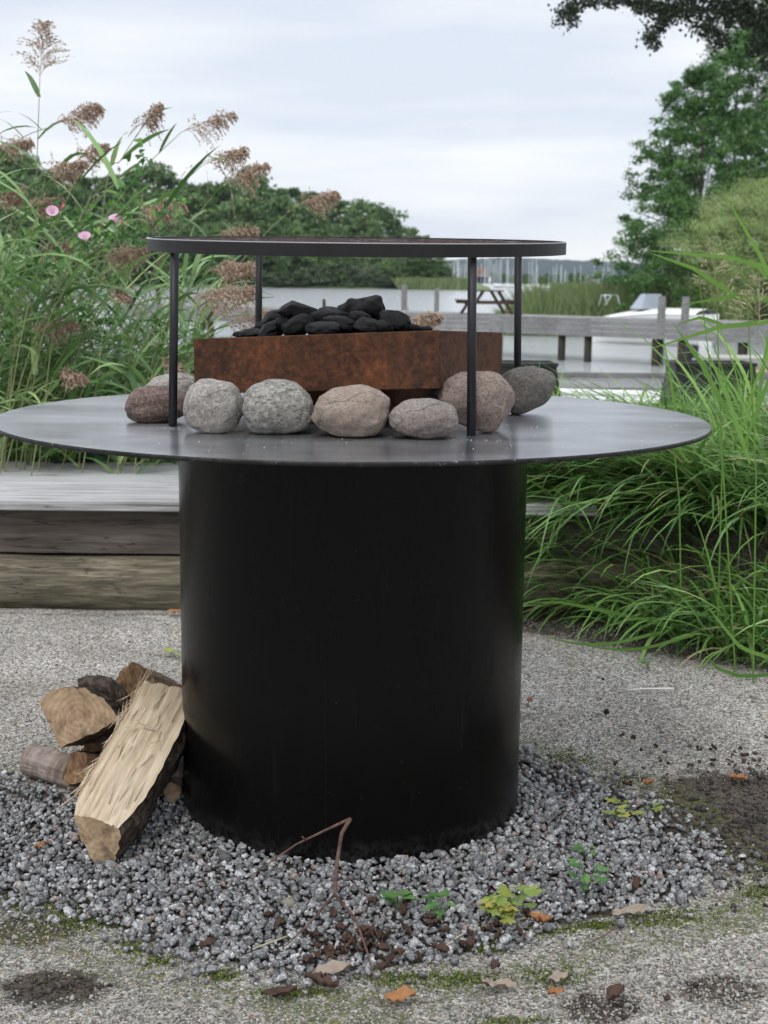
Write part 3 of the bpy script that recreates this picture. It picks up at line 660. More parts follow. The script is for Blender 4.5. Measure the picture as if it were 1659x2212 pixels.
# ------------------------------------------------------------------ firewood
def firewood(label, a, b, roll, prof, mats, noise_=.004, seed=0, endcut=0.0, rough_end=.0, swell=0):
    """prof: list of (y, z, is_bark_edge) counter-clockwise seen from end a; the log runs along local X from a to b"""
    a = Vector(a); b = Vector(b); d = b-a; Ln = d.length
    q = d.to_track_quat('X', 'Z').to_matrix().to_4x4()
    root = thing('firewood_log', label, 'firewood', a, 'split firewood leaning by the drum')
    root.rotation_euler = (q @ Matrix.Rotation(R(roll), 4, 'X')).to_euler()
    n = len(prof); nseg = 34; sub = 14
    prof = [(-prof[(n-1-i)][0], prof[(n-1-i)][1], prof[(n-2-i) % n][2]) for i in range(n)]
    ring = []; flag = []
    for i in range(n):
        y0, z0, f = prof[i]; y1, z1, _ = prof[(i+1) % n]
        for k in range(sub):
            t = k/sub; ring.append((y0+(y1-y0)*t, z0+(z1-z0)*t)); flag.append(f)
    m = len(ring); V = np.zeros((nseg+1, m, 3))
    for i in range(nseg+1):
        x = Ln*i/nseg
        for k, (y, z) in enumerate(ring):
            nn1 = mnoise.noise(Vector((x*9+seed*9, y*60, z*60))); nn2 = mnoise.noise(Vector((x*40+seed, y*140, z*140)))
            am = noise_*(1.6 if flag[k] else 1)
            g = 1+(nn1*am+nn2*am*.45)/max(math.hypot(y, z), .02)
            xo = x
            if i in (0, nseg): xo += nn2*.0015+(z*endcut if i == 0 else 0)
            elif endcut and i < 5: xo += z*endcut*(1-i/5)
            sw = 1+swell*min(1, i/7)
            fib = 0 if flag[k] else noise_*.9*mnoise.noise(Vector((x*7+seed, y*330, z*330)))+noise_*.5*mnoise.noise(Vector((x*25, y*700, z*700)))
            V[i, k] = (xo, y*g*sw, z*g*(sw if z < 0 else 1)+fib)
    def part(name, keep, mat, off=1.0):
        mb = MB(); F = []
        for i in range(nseg):
            for k in range(m):
                if keep(flag[k]): F.append((i*m+k, i*m+(k+1) % m, (i+1)*m+(k+1) % m, (i+1)*m+k))
        VV = V.reshape(-1, 3).copy()
        if not F: return
        mb.add(VV, F); o = mb.obj(name, mat, root, True)
        import bmesh
        bm = bmesh.new(); bm.from_mesh(o.data); bmesh.ops.delete(bm, geom=[v for v in bm.verts if not v.link_faces], context='VERTS'); bm.to_mesh(o.data); bm.free()
    part('split_face', lambda f: not f, mats[0]); part('bark', lambda f: f, mats[1])
    for i, nm in ((0, 'cut_end'), (nseg, 'cut_end')):
        mb = MB(); c = V[i].mean(0); mid = (V[i]+c)/2; mid[:, 0] = (mid[:, 0]+c[0])/2+(mid[:, 2]-c[2])*(endcut if i == 0 else 0)*.5
        mid[:, 0] += [.0006*mnoise.noise(Vector((v[1]*80, v[2]*80, seed))) for v in mid]
        f = [(k, (k+1) % m, m+(k+1) % m, m+k) for k in range(m)]+[(m+k, m+(k+1) % m, 2*m) for k in range(m)]
        mb.add(np.concatenate([V[i], mid, [c]]), f); mb.obj(nm, mats[2], root, True)
    return root
def circ(r, n=12, ry=1.0): return [(r*ry*math.cos(2*math.pi*k/n), r*math.sin(2*math.pi*k/n), True) for k in range(n)]
def PLY(pts, Y, scale=1):              # outline traced on the log's near end, turned into metres
    return pts
fw = []
# A long pale split log leaning in front
firewood('long pale split log leaning in front of the others', PY(210, 1806, 2.60), PY(374, 1506, 2.98), 4,
         [(-.052, .034, False), (-.042, .000, False), (-.014, -.045, True), (.012, -.080, True), (.036, -.060, True), (.050, -.014, True), (.048, .024, False), (-.012, .036, False)],
         (m_splitw, m_bark, m_end), .005, 1, .42, 1, .34)
# B half-round with its broad cut end to the viewer
firewood('half-round log with a broad cracked cut end, left on top', PY(168, 1551, 2.94), PY(268, 1545, 3.24), 0,
         [(-.097, .032, True), (-.063, .061, True), (-.02, .069, True), (.018, .066, True), (.063, .044, True), (.097, .005, False), (.058, -.022, False), (-.037, -.070, False)],
         (m_oldsplit, m_bark, m_end), .003, 2)
# D wedge behind, stained end
firewood('wedge-shaped log with a dark-stained end, topmost at the back', PY(298, 1472, 3.10), PY(372, 1500, 3.38), 0,
         [(-.062, -.01, True), (-.045, .022, True), (-.018, .046, False), (.037, .016, False), (.056, -.022, False), (-.008, -.047, False)],
         (m_oldsplit, m_bark, m_endd), .003, 3)
# C dark bark slab
pc = [PY(168, 1474, 3.06), PY(205, 1478, 3.05), PY(240, 1492, 3.04), PY(272, 1520, 3.04), PY(292, 1560, 3.05)]
rt = thing('bark_piece', 'curved dark piece of bark lying behind the half-round log', 'bark', pc[0]); mb = MB()
rows = []
for i in range(25):
    t = i/24*(len(pc)-1); k = min(int(t), 3); p = pc[k].lerp(pc[k+1], t-k); wd = .012+.03*math.sin(min(1, i/14)*math.pi/2)
    for j in range(7):
        a = R(-70+j*35); rows.append((p+Vector((math.sin(a)*.2*wd, -math.sin(a)*wd*.9, math.cos(a)*wd*.75+.006*mnoise.noise(Vector((i*.6, j*.8, 3)))))-Vector(rt.location))[:])
mb.add(rows, [(i*7+j, i*7+j+1, (i+1)*7+j+1, (i+1)*7+j) for i in range(24) for j in range(6)])
o = mb.obj('bark_slab', m_bark, rt); sm = o.modifiers.new('s', 'SOLIDIFY'); sm.thickness = .008
# E smooth round log on the ground
firewood('smooth grey round log lying lowest at the far left', PY(66, 1640, 3.08), PY(215, 1690, 2.98), 0, circ(.040, 14), (m_bark2, m_bark2, m_endd), .002, 4)
firewood('grey branch log wedged under the half-round log', PY(205, 1640, 3.02), PY(300, 1575, 3.2), 0, circ(.042, 14), (m_bark2, m_bark2, m_endd), .003, 5)
# F brown split piece
firewood('brown split block between the round log and the pale log', PY(165, 1660, 2.93), PY(262, 1668, 3.05), 0,
         [(-.037, -.031, True), (-.030, .030, True), (-.010, .042, True), (.022, .042, False), (.037, -.015, False), (-.015, -.044, False)],
         (m_oldsplit, m_bark, m_endd), .004, 6)
firewood('short round log half hidden beside the drum', PY(372, 1712, 2.86), PY(384, 1655, 3.08), 0, circ(.022, 12, .9), (m_bark, m_bark2, m_end), .002, 7)
firewood('dark log standing in the shade behind the pale log', PY(330, 1680, 2.95), PY(372, 1560, 3.15), 30, circ(.045, 10), (m_bark, m_bark, m_endd), .004, 8)
pale = [o for o in COL.objects if o.get('label', '').startswith('long pale split log')][0]
PMi = Matrix.LocRotScale(pale.location, pale.rotation_euler, (1, 1, 1)).inverted(); mb = MB()
ax_ = (PY(374, 1506, 2.98)-PY(210, 1806, 2.60)).normalized(); rf = np.random.default_rng(3)
for k in range(95):
    u = rf.uniform(.12, .97); left = rf.random() < .6
    p = Matrix.LocRotScale(pale.location, pale.rotation_euler, (1, 1, 1)) @ Vector((u*.46, (.070 if left else rf.uniform(-.055, .06)), .034+rf.uniform(-.004, .004)*(1 if left else .4)))
    d = (ax_*rf.choice([-1, 1])+Vector(rf.normal(0, .16, 3))+Vector((-.10*left, 0, .08))).normalized(); l_ = rf.uniform(.02, .075); q = p+d*l_
    mb.tube([p-d*.01, p.lerp(q, .5)+Vector((0, 0, .001)), q+Vector((0, 0, rf.uniform(-.003, .006)))], [.0016, .0012, .0003], 4)
mb.V = [np.array([(PMi @ Vector(v))[:] for v in W]) for W in mb.V]; mb.obj('torn_fibres', m_splitw, pale)
# splinters on the pale log
for k, (a, b, c) in enumerate([((332, 1576), (250, 1580), (296, 1560)), ((315, 1530), (286, 1582), (300, 1556)), ((256, 1655), (198, 1700), (228, 1668)), ((236, 1700), (170, 1705), (200, 1698))]):
    Y = 2.83-.08*(k > 1); mb = MB(); mb.tube([PY(*a, Y), PY(*c, Y-.01), PY(*b, Y-.012)], [.0022, .0018, .0006], 5)
    root = tag(mb.obj('splinter', m_splitw), ['pale splinter lying across the long split log', 'short upright splinter on the long split log', 'thin splinter curling off the left side of the split log', 'finest splinter sticking out left of the split log'][k], 'splinter')

# ------------------------------------------------------------------ timber platform behind
plat = thing('timber_platform', 'low grey timber platform edge behind the table', 'platform', (0, 4.7, 0)); 
tr = R(-.25)
PM = Matrix.Rotation(-R(.25), 4, 'Y')
bw = .196
for i in range(5):
    mb = MB(); y0 = .02+i*(bw+.006); mb.box((-1.32, y0+bw/2, .380-.001*(i % 2)), (2.08+.03*(i % 3), bw/2, .020)); o = mb.obj('deck_board', m_deck, plat); o.location = (0, 0, 0)
    o.modifiers.new('b', 'BEVEL').width = .004
mb = MB(); mb.box((-1.1, .095, .278), (2.3, .02, .081)); mb.obj('front_board', m_fascia, plat)
mb = MB(); pts = []; 
n = 60
for i in range(n+1):
    x = -3.4+5.4*i/n; pts.append((x, .1+.004*math.sin(x*3), .083+.006*math.sin(x*2.1)))
lg = thing('timber_log', 'weathered round log lying on the ground under the platform', 'log', (0, 4.7, 0))
mb.tube(pts, [.108+.003*math.sin(i*.7) for i in range(n+1)], 28); o = mb.obj('log', m_log, lg, True)

# ------------------------------------------------------------------ vegetation helpers
def arc(root, az, lean0, bend, length, n=8, pw=1.6):
    """points of a stem starting lean0 off vertical and bending further by bend"""
    p = np.array(root, float); P = [p.copy()]; ds = length/(n-1)
    for i in range(n-1):
        t = (i+.5)/(n-1); th = lean0+bend*t**pw
        p = p+ds*np.array([math.sin(th)*math.sin(az), math.sin(th)*math.cos(az), math.cos(th)]); P.append(p.copy())
    return np.array(P)
def blade(mb, root, az, lean0, bend, length, wid, n=8, pw=1.6, twist=0):
    P = arc(root, az, lean0, bend, length, n, pw)
    S = np.array([math.cos(az), -math.sin(az), 0]); t = np.linspace(0, 1, n)
    W = wid*np.minimum(1, .55+2.2*t)*(1-t**2.6)+.0004
    Sv = []
    for i in range(n):
        a = twist*t[i]; d = P[min(i+1, n-1)]-P[max(i-1, 0)]; d /= np.linalg.norm(d); u = np.cross(d, S); Sv.append(S*math.cos(a)+u*math.sin(a))
    mb.ribbon(P, W, np.array(Sv)); return P

# ------------------------------------------------------------------ reeds behind the platform
def make_reed(label, base, bend_pts, plume=None, nleaf=6, seed=0, group=None, leafsc=1.0, tint=None):
    """base..bend_pts: stem points (world); plume: (direction tip point, fullness)"""
    rr = np.random.default_rng(seed+100)
    root = thing('common_reed', label, 'reed', base, group)
    P0 = [np.array(base, float)]+[np.array(p, float) for p in bend_pts]
    # smooth
    T = np.linspace(0, len(P0)-1, 16); S = []
    for t in T:
        k = min(int(t), len(P0)-2); f = t-k
        a = P0[max(k-1, 0)]; b = P0[k]; c = P0[k+1]; d = P0[min(k+2, len(P0)-1)]
        S.append(.5*((2*b)+(-a+c)*f+(2*a-5*b+4*c-d)*f*f+(-a+3*b-3*c+d)*f**3))
    S = np.array(S)
    mb = MB(); mb.tube([Vector(p) for p in S], list(np.linspace(.0034, .0014, 16)), 5, False); shift(mb, base).obj('stem', m_reedstem, root, True)
    mb = MB()
    for j in range(nleaf):
        k = int(2+13*(j+rr.random()*.6)/nleaf); k = min(k, 14); p = S[k]
        az = rr.choice([1, -1], p=[.62, .38])*R(90)+rr.normal(0, .55)
        lean = R(rr.uniform(25, 65)); Lf = rr.uniform(.24, .46)*leafsc
        blade(mb, p, az, lean, R(rr.uniform(15, 95)), Lf, rr.uniform(.017, .030), 7, 1.5, rr.uniform(-1.2, 1.2))
    if mb.V: shift(mb, base).obj('foliage', m_reedleaf, root)
    if plume:
        tip, full = plume; tip = np.array(tip, float); st = S[-1]; axis = tip-st; Lp = np.linalg.norm(axis); ax = axis/Lp
        mb = MB(); nbr = int(80*full)
        droop = np.array([ax[0], 0, -abs(ax[0])-.15]) if abs(ax[0]) > .35 else np.array([0, 0, -1.])
        mb.tube([Vector(st+axis*t+np.array([0, 0, -.10*Lp*(t**2)*(abs(ax[0]) > .35)])) for t in (0, .35, .7, 1)], [.0013, .001, .0007, .0004], 4, False)
        upright = abs(ax[0]) < .35
        for b in range(nbr):
            t = rr.random()**.85*.97; p = st+axis*t+np.array([0, 0, -.10*Lp*t*t*(not upright)])
            ln = Lp*(.60*(1-t)**.8+.12)*rr.uniform(.5, 1.15)
            if upright:
                a = rr.uniform(0, 6.283); od = np.array([math.cos(a), math.sin(a)*.8, 0]); d0 = ax*.75+od*.75; gv = .9
            else:
                od = rr.normal(0, .35, 3); d0 = ax*.75+od; gv = 2.1
            d0 /= np.linalg.norm(d0); m_ = 6; Q = [p]
            for i in range(m_-1):
                d = d0+np.array([0, 0, -1])*gv*(i/(m_-1))**1.0; d /= np.linalg.norm(d); Q.append(Q[-1]+d*ln/(m_-1))
            Q = np.array(Q); sd = rr.normal(size=3); sd[1] *= .3; sd /= np.linalg.norm(sd)
            mb.ribbon(Q, np.full(m_, .0010), sd)
            for i in range(12):
                f = rr.uniform(.25, 1)*(m_-1); k = min(int(f), m_-2); c = Q[k]+(Q[k+1]-Q[k])*(f-k)
                d = (Q[k+1]-Q[k]); d /= np.linalg.norm(d); d = d+rr.normal(0, .35, 3); d /= np.linalg.norm(d); l_ = rr.uniform(.008, .016)
                s_ = np.cross(d, rr.normal(size=3)); s_ /= np.linalg.norm(s_)
                mb.add([c, c+d*l_*.45+s_*.0024, c+d*l_, c+d*l_*.45-s_*.0024], [(0, 1, 2, 3)])
        shift(mb, base).obj('plume', m_plume, root)
    return root
def gz(x, y): return float(height(np.array([x]), np.array([y]))[0])
def reed_px(label, bx, Yb, mids, tip, plume, nleaf, seed, full=1, Y=None, group=None):
    """bx: photo column of the root; mids: stem pixels up to plume base"""
    Y = Y or Yb; b = PY(bx, 1000, Yb); base = (b.x, Yb, gz(b.x, Yb))
    pts = [PY(x, y, Yb+(Y-Yb)*(i+1)/len(mids)) for i, (x, y) in enumerate(mids)]
    return make_reed(label, base, pts, (PY(*plume, Y), full) if plume else None, nleaf, seed, group, .62 if plume else 1)
RG = 'reeds behind the timber platform'
specs = [
 ('tallest reed with an open feathery upright plume', 62, 5.9, [(78, 420), (86, 170)], (94, 48), 3, 1.5),
 ('reed with a dense brown drooping plume, second tallest at the left', -120, 5.7, [(-20, 400), (118, 268)], (214, 216), 4, 2.0),
 ('reed with a narrow dark plume near the top, upright tip', 170, 5.8, [(225, 430), (262, 345), (303, 282)], (344, 219), 3, 1.5),
 ('reed with a pale thin plume against the sky', 60, 6.0, [(170, 480), (300, 370), (392, 285)], (500, 236), 3, 1.2),
 ('reed with a brown plume over the left end of the grill rack', 80, 5.8, [(230, 560), (340, 445), (436, 358)], (528, 312), 3, 1.6),
 ('reed with its plume just below and right of the one over the rack', 230, 6.1, [(330, 590), (430, 460), (484, 396)], (573, 345), 3, 1.6),
 ('rightmost reed whose plume hangs low over the wood', 330, 6.2, [(430, 700), (560, 520), (640, 446)], (728, 406), 3, 1.7),
 ('reed plume cut by the left edge at sky height', -160, 5.8, [(-90, 400), (-15, 318)], (66, 298), 4, 1.5),
 ('reed with a frayed plume above the wood line on the left', -60, 5.9, [(40, 500), (158, 352)], (228, 304), 4, 1.6),
 ('reed with a curled brown plume before the dark wood', -80, 5.6, [(10, 520), (92, 372)], (180, 342), 5, 2.0),
 ('reed with a heavy plume left of the rack, above the vine', 100, 5.7, [(180, 620), (288, 462)], (392, 432), 4, 2.2),
 ('reed with a small plume peeking over the rack rim', 300, 5.9, [(400, 640), (468, 508)], (552, 486), 3, 1.5),
 ('reed with a broad brown plume in the leaves left of the rod', 60, 5.6, [(120, 680), (214, 555)], (316, 530), 5, 2.2),
 ('reed with a full plume hanging right of the left front rod', 260, 5.6, [(350, 720), (450, 586)], (550, 560), 3, 2.2),
 ('reed with a wide loose plume between the two left rods', 220, 5.5, [(300, 760), (400, 650)], (548, 612), 3, 2.4),
 ('reed with a low plume behind the left tray corner', 330, 5.6, [(400, 800), (478, 702)], (610, 664), 2, 2.0),
 ('short reed with a golden plume behind the charcoal', 800, 5.6, [(840, 780), (876, 690)], (950, 676), 0, 2.2),
 ('reed with a bent plume low on the far left', -60, 5.5, [(0, 800), (60, 706)], (160, 690), 5, 1.8),
 ('reed with a small brown plume left of the rod foot', 170, 5.4, [(210, 820), (232, 622)], (282, 640), 4, 1.2),
 ('reed with a plume hanging in front of the water, left of the rod', 250, 5.4, [(310, 860), (345, 770)], (400, 800), 4, 1.2),
 ('reed with a wilted plume low among the left leaves', 60, 5.3, [(90, 900), (120, 800)], (185, 812), 4, 1.8),
 ('reed with a rusty plume at the left edge, halfway up', -90, 5.6, [(-60, 560), (-12, 440)], (50, 400), 4, 1.8),
 ('reed with a drooping plume close to the pink flowers', -60, 5.7, [(0, 600), (52, 452)], (128, 420), 4, 2.0),
 ('reed with a matted plume below the pink flowers', 0, 5.5, [(40, 640), (88, 540)], (150, 520), 4, 1.8),
]
for i, (lab, bx, Yb, mids, pl, nl, fu) in enumerate(specs): reed_px(lab, bx, Yb, mids, None, pl, nl+1, i, fu, group=RG)
# leafy reeds without plumes that fill the stand
rr = np.random.default_rng(5)
nfill = 0
for i in range(135):
    bx = -260+rr.random()**1.1*640; Yb = rr.uniform(5.35, 7.2)
    topy = 380+rr.random()*430+max(0, bx)*.55; leanx = rr.uniform(40, 300)*(1 if rr.random() < .85 else -.5)
    tx = bx+leanx*(1000-topy)/600
    if tx > 420+(topy-500)*.35 and rr.random() < .8: continue
    if tx > 640: continue
    mids = [(bx+(tx-bx)*.4, 1000-(1000-topy)*.55), (tx, topy)]
    reed_px('leafy green reed without a plume in the thick of the stand', bx, Yb, mids, None, None, int(rr.integers(6, 10)), 300+i, group='plumeless reeds in the left stand'); nfill += 1
# undergrowth (broad leaves, short blades) at the reed feet
mb = MB()
for i in range(2300):
    x = rr.uniform(-2.2, 1.0); y = rr.uniform(5.75, 8.0)
    if x > -.55 and rr.random() < .5: continue
    blade(mb, (x, y, gz(x, y)), rr.uniform(0, 6.283), R(rr.uniform(0, 30)), R(rr.uniform(20, 110)), rr.uniform(.12, .42)*(1.5 if x < -.8 else .8), rr.uniform(.006, .016), 6)
tag(mb.obj('undergrowth', m_grass2), 'green grass growing along the back of the timber platform', 'grass', kind='stuff')
# thick mass of reed leaves lower left
mb = MB()
for i in range(1500):
    px = -80+rr.random()**1.25*520; py = 560+rr.random()*420
    if px > 250+(py-560)*.35 and rr.random() < .6: continue
    Y = rr.uniform(5.6, 7.2); p = PY(px, py+40, Y)
    blade(mb, p, R(rr.choice([80, -80, 60, -100], p=[.45, .2, .2, .15]))+rr.normal(0, .5), R(rr.uniform(5, 65)), R(rr.uniform(10, 90)), rr.uniform(.22, .45), rr.uniform(.011, .024), 7, 1.5, rr.uniform(-1, 1))
tag(mb.obj('reed_thicket', m_reedleaf), 'dense tangle of narrow reed leaves in the lower left stand', 'reed leaves', kind='stuff')

# bindweed
def heart(mb, c, d, s, n):
    d = d/np.linalg.norm(d); sd = np.cross(d, n); sd /= np.linalg.norm(sd); n = np.cross(sd, d)
    P = [(0, 0), (-.22, .28), (.05, .42), (.45, .27), (1, 0), (.45, -.27), (.05, -.42), (-.22, -.28)]
    V = [c+d*a*s+sd*b*s+n*(abs(b)*.35*s) for a, b in P]+[c+d*.4*s]
    mb.add(V, [(0, 1, 2, 8), (2, 3, 4, 8), (4, 5, 6, 8), (6, 7, 0, 8)])
def vine(label, path, Y, nleaf, lsize, flowers, seed):
    rr = np.random.default_rng(seed); pts = [PY(a, b, Y+.03*math.sin(i*2)) for i, (a, b) in enumerate(path)]
    root = thing('bindweed', label, 'bindweed', pts[0]); mb = MB(); mb.tube(pts, .0022, 5); shift(mb, pts[0]).obj('stem', m_vineleaf, root, True)
    mb = MB()
    for j in range(nleaf):
        t = rr.random()*(len(pts)-1); k = min(int(t), len(pts)-2); p = np.array(pts[k].lerp(pts[k+1], t-k))+rr.normal(0, .03, 3)
        d = rr.normal(0, 1, 3); d[2] -= .4; heart(mb, p, d, lsize*rr.uniform(.6, 1.3), np.array([rr.normal(0, .5), -1, .6]))
    shift(mb, pts[0]).obj('foliage', m_vineleaf, root)
    for (a, b, kind) in flowers:
        p = PY(a, b, Y-.05); mb = MB()
        if kind == 'f':
            prof = [(.002, -.03), (.004, -.018), (.010, -.006), (.020, .002), (.024, .004)]
            mb.lathe(prof, 20); q = Matrix.Translation(p) @ Matrix.Rotation(R(rr.uniform(20, 60)), 4, 'X') @ Matrix.Rotation(R(rr.uniform(-25, 25)), 4, 'Y')
            mb.V = [np.array([(q @ Vector(v))[:] for v in mb.V[0]])]; o = shift(mb, pts[0]).obj('flower', m_pink, root, True)
            if (a, b) == (248, 470): o['label'] = 'pink flower seen from the side'
        else:
            mb.tube([p, p+Vector((.004, 0, .01)), p+Vector((.008, 0, .02))], [.003, .005, .001], 6); shift(mb, pts[0]).obj('bud', m_bud, root, True)
vine('bindweed vine with pink flowers winding through the reeds', [(-60, 640), (20, 610), (90, 575), (160, 545), (230, 520), (290, 500), (350, 470), (400, 430)], 5.35, 120, .028, [(113, 456, 'f'), (248, 470, 'f'), (183, 510, 'f'), (134, 452, 'b'), (262, 484, 'b')], 3)
vine('bindweed shoot without flowers climbing above the wood line', [(150, 520), (210, 455), (260, 420), (290, 390), (300, 350), (312, 340)], 5.4, 30, .03, [], 4)
vine('leafy bindweed strand hanging in the lower reeds', [(-20, 700), (60, 720), (150, 700), (230, 690), (290, 720)], 5.6, 45, .032, [], 5)
vine('bindweed strand above the flowers', [(40, 520), (110, 470), (180, 450), (260, 445), (300, 470)], 5.5, 34, .028, [], 6)

# ------------------------------------------------------------------ long grass on the right
rr = np.random.default_rng(11)
mb = MB()
def right_root():
    while True:
        x = rr.uniform(.45, 2.3); y = rr.uniform(3.9, 6.6)
        lim = 4.62-.62*min(max((x-.62)/.55, 0), 1)
        if y < lim+rr.uniform(0, .1): continue
        if x < .80 and (y < 4.9 or rng.random() < .3): continue
        if x > .8 and y < 4.75 and rng.random() < .35: continue
        if x > y*.34+.3: continue
        return x, y
for i in range(5600):
    x, y = right_root(); z = gz(x, y); k_ = min(max((x-.55)/1.0, 0), 1)
    az_ = R(-105)+rr.normal(0, .6) if rr.random() < .78 else rr.uniform(0, 6.283)
    Lb = rr.uniform(.45, 1.0)*(.56+.14*k_)*(.85 if y < 4.5 else 1)
    blade(mb, (x, y, z-.02), az_, R(rr.uniform(18, 62) if x < 1.0 else rr.uniform(5, 48)), R(rr.uniform(60, 120)), Lb, rr.uniform(.0075, .0165), 9, 1.15, rr.uniform(-.6, .6))
for i in range(1500):
    x, y = rr.uniform(.62, 1.35), rr.uniform(4.74, 5.5)
    blade(mb, (x, y, gz(x, y)-.01), R(-112)+rr.normal(0, .38), R(rr.uniform(30, 66)), R(rr.uniform(35, 85)), rr.uniform(.45, .92), rr.uniform(.0075, .016), 9, 1.3, rr.uniform(-.6, .6))
tag(mb.obj('long_grass', m_grass), 'long arching green grass overhanging the timber edge on the right', 'grass', kind='stuff')
mb = MB()
for i in range(520):
    x, y = right_root(); x = max(x, .75); z = gz(x, y); k_ = min(max((x-.7)/.9, 0), 1)
    az_ = R(-95)+rr.normal(0, 1.0) if rr.random() < .6 else rr.uniform(0, 6.283)
    blade(mb, (x, y, z-.02), az_, R(rr.uniform(0, 25)), R(rr.uniform(30, 135)), rr.uniform(.45, .95)*(.58+.16*k_), rr.uniform(.009, .018), 9, 1.6, rr.uniform(-.6, .6))
tag(mb.obj('bright_grass', m_grass2), 'taller yellow-green grass standing through the long grass on the right', 'grass', kind='stuff')
mb = MB()
for i in range(80):
    x, y = rr.uniform(1.3, 1.95), rr.uniform(4.3, 5.4); 
    if x > y*.34: continue
    blade(mb, (x, y, gz(x, y)-.02), R(-80)+rr.normal(0, 1.1), R(rr.uniform(0, 22)), R(rr.uniform(20, 95)), rr.uniform(.62, 1.02), rr.uniform(.013, .023), 10, 2.0, rr.uniform(-.8, .8))
tag(mb.obj('broad_grass', m_grass2), 'broad upright green blades rising to jetty height at the right edge', 'grass', kind='stuff')
mb = MB()
for i in range(170):
    x, y = right_root(); blade(mb, (x, y, gz(x, y)-.01), rr.uniform(0, 6.283), R(rr.uniform(30, 75)), R(rr.uniform(20, 60)), rr.uniform(.2, .6), rr.uniform(.004, .009), 7, 1.2, rr.uniform(-1, 1))
tag(mb.obj('dead_grass', leafmat('withered_blade', [(0, (.10, .06, .035)), (.6, (.24, .17, .09)), (1, (.38, .31, .18))], .8, .1)), 'withered brown blades tangled in the base of the long grass', 'grass', kind='stuff')
# blades drooping onto the grit
mb = MB()
for (a, b, c, d, Y) in [((1440, 1350), (1290, 1315), (1200, 1300), (1140, 1303), 4.25), ((1430, 1365), (1330, 1390), (1250, 1392), (1170, 1375), 4.1), ((1500, 1370), (1400, 1400), (1330, 1405), (1230, 1388), 4.0), ((1659, 1420), (1600, 1400), (1560, 1350), (1520, 1300), 3.8), ((1700, 1455), (1600, 1462), (1540, 1440), (1520, 1390), 3.75)]:
    P = np.array([PY(*q, Y)[:] for q in (a, b, c, d)]); T = np.linspace(0, 3, 9); Q = np.stack([np.interp(T, range(4), P[:, k]) for k in range(3)], -1)
    mb.ribbon(Q, .016*(1-np.linspace(0, 1, 9)**2.5)+.001, np.array([.1, -.5, .8]))
tag(mb.obj('fallen_blades', m_grass2), 'few long blades lying out over the grit right of the drum', 'grass', kind='stuff')
# taller individual grasses at the right edge
def tallgrass(label, bx, by, Y, tip, leaves, panicle, seed):
    rr = np.random.default_rng(seed); b = PY(bx, by, Y); b.z = gz(b.x, Y); root = thing('tall_grass', label, 'grass plant', b, 'tall flowering grasses at the right')
    t = PY(*tip, Y); mid = b.lerp(t, .5)+Vector((.02, 0, 0)); mb = MB(); mb.tube([b, mid, t], [.003, .0024, .0012], 6, False); shift(mb, b).obj('stem', m_grass2, root, True)
    mb = MB()
    for (x0, y0, x1, y1, wd) in leaves:
        p, q = PY(x0, y0, Y), PY(x1, y1, Y-.1); m_ = p.lerp(q, .5)+Vector((0, 0, .02)); T = np.linspace(0, 2, 9); A = np.array([p[:], m_[:], q[:]])
        Q = np.stack([np.interp(T, range(3), A[:, k]) for k in range(3)], -1); tt = np.linspace(0, 1, 9); d = np.array((q-p)[:]); sd = np.cross(d, [0, 1, .35]); sd /= np.linalg.norm(sd)
        mb.ribbon(Q, wd*np.minimum(1, .5+2.5*tt)*(1-tt**2.4)+.0006, sd)
    if mb.V: shift(mb, b).obj('foliage', m_grass2, root)
    if panicle:
        mb = MB(); base = PY(*panicle[0], Y); tp2 = PY(*panicle[1], Y)
        mb.tube([base, tp2], .0009, 4)
        for i in range(34):
            u = rr.random(); p = base.lerp(tp2, u); ln = (1-u)*.085+.02
            d = Vector((rr.normal(0, 1), rr.normal(0, .6), rr.uniform(.1, .8))).normalized(); q = p+d*ln; mb.tube([p, q], [.0006, .0004], 3)
            for _ in range(7):
                c = p.lerp(q, rr.uniform(.45, 1)); e_ = Vector(rr.normal(0, 1, 3)).normalized(); mb.tube([c, c+(d+e_*.5).normalized()*.009], [.0016, .0005], 4)
        shift(mb, b).obj('panicle', m_straw, root)
tallgrass('flowering grass with a yellow panicle in front of the willow bush', 1560, 1200, 4.2, (1545, 560), [(1590, 640, 1400, 545, .014), (1560, 700, 1462, 700, .012), (1575, 900, 1455, 700, .016)], ((1556, 660), (1530, 520)), 1)
tallgrass('tall grass stem at the right with two level leaves', 1600, 1250, 4.0, (1505, 560), [(1750, 600, 1380, 540, .012), (1700, 690, 1400, 755, .016), (1690, 650, 1465, 640+20, .013)], None, 2)
tallgrass('tall grass with a blade crossing the right edge', 1640, 1250, 3.9, (1610, 560), [(1720, 720, 1560, 410, .012), (1700, 640, 1570, 545, .010), (1600, 980, 1740, 640, .012), (1620, 1000, 1520, 740, .014)], ((1640, 700), (1640, 600)), 3)
tallgrass('slender grass shoot before the jetty', 1480, 1250, 4.3, (1435, 760), [(1460, 900, 1430, 720, .008), (1470, 980, 1445, 790, .009), (1490, 1000, 1330, 850, .010)], None, 4)
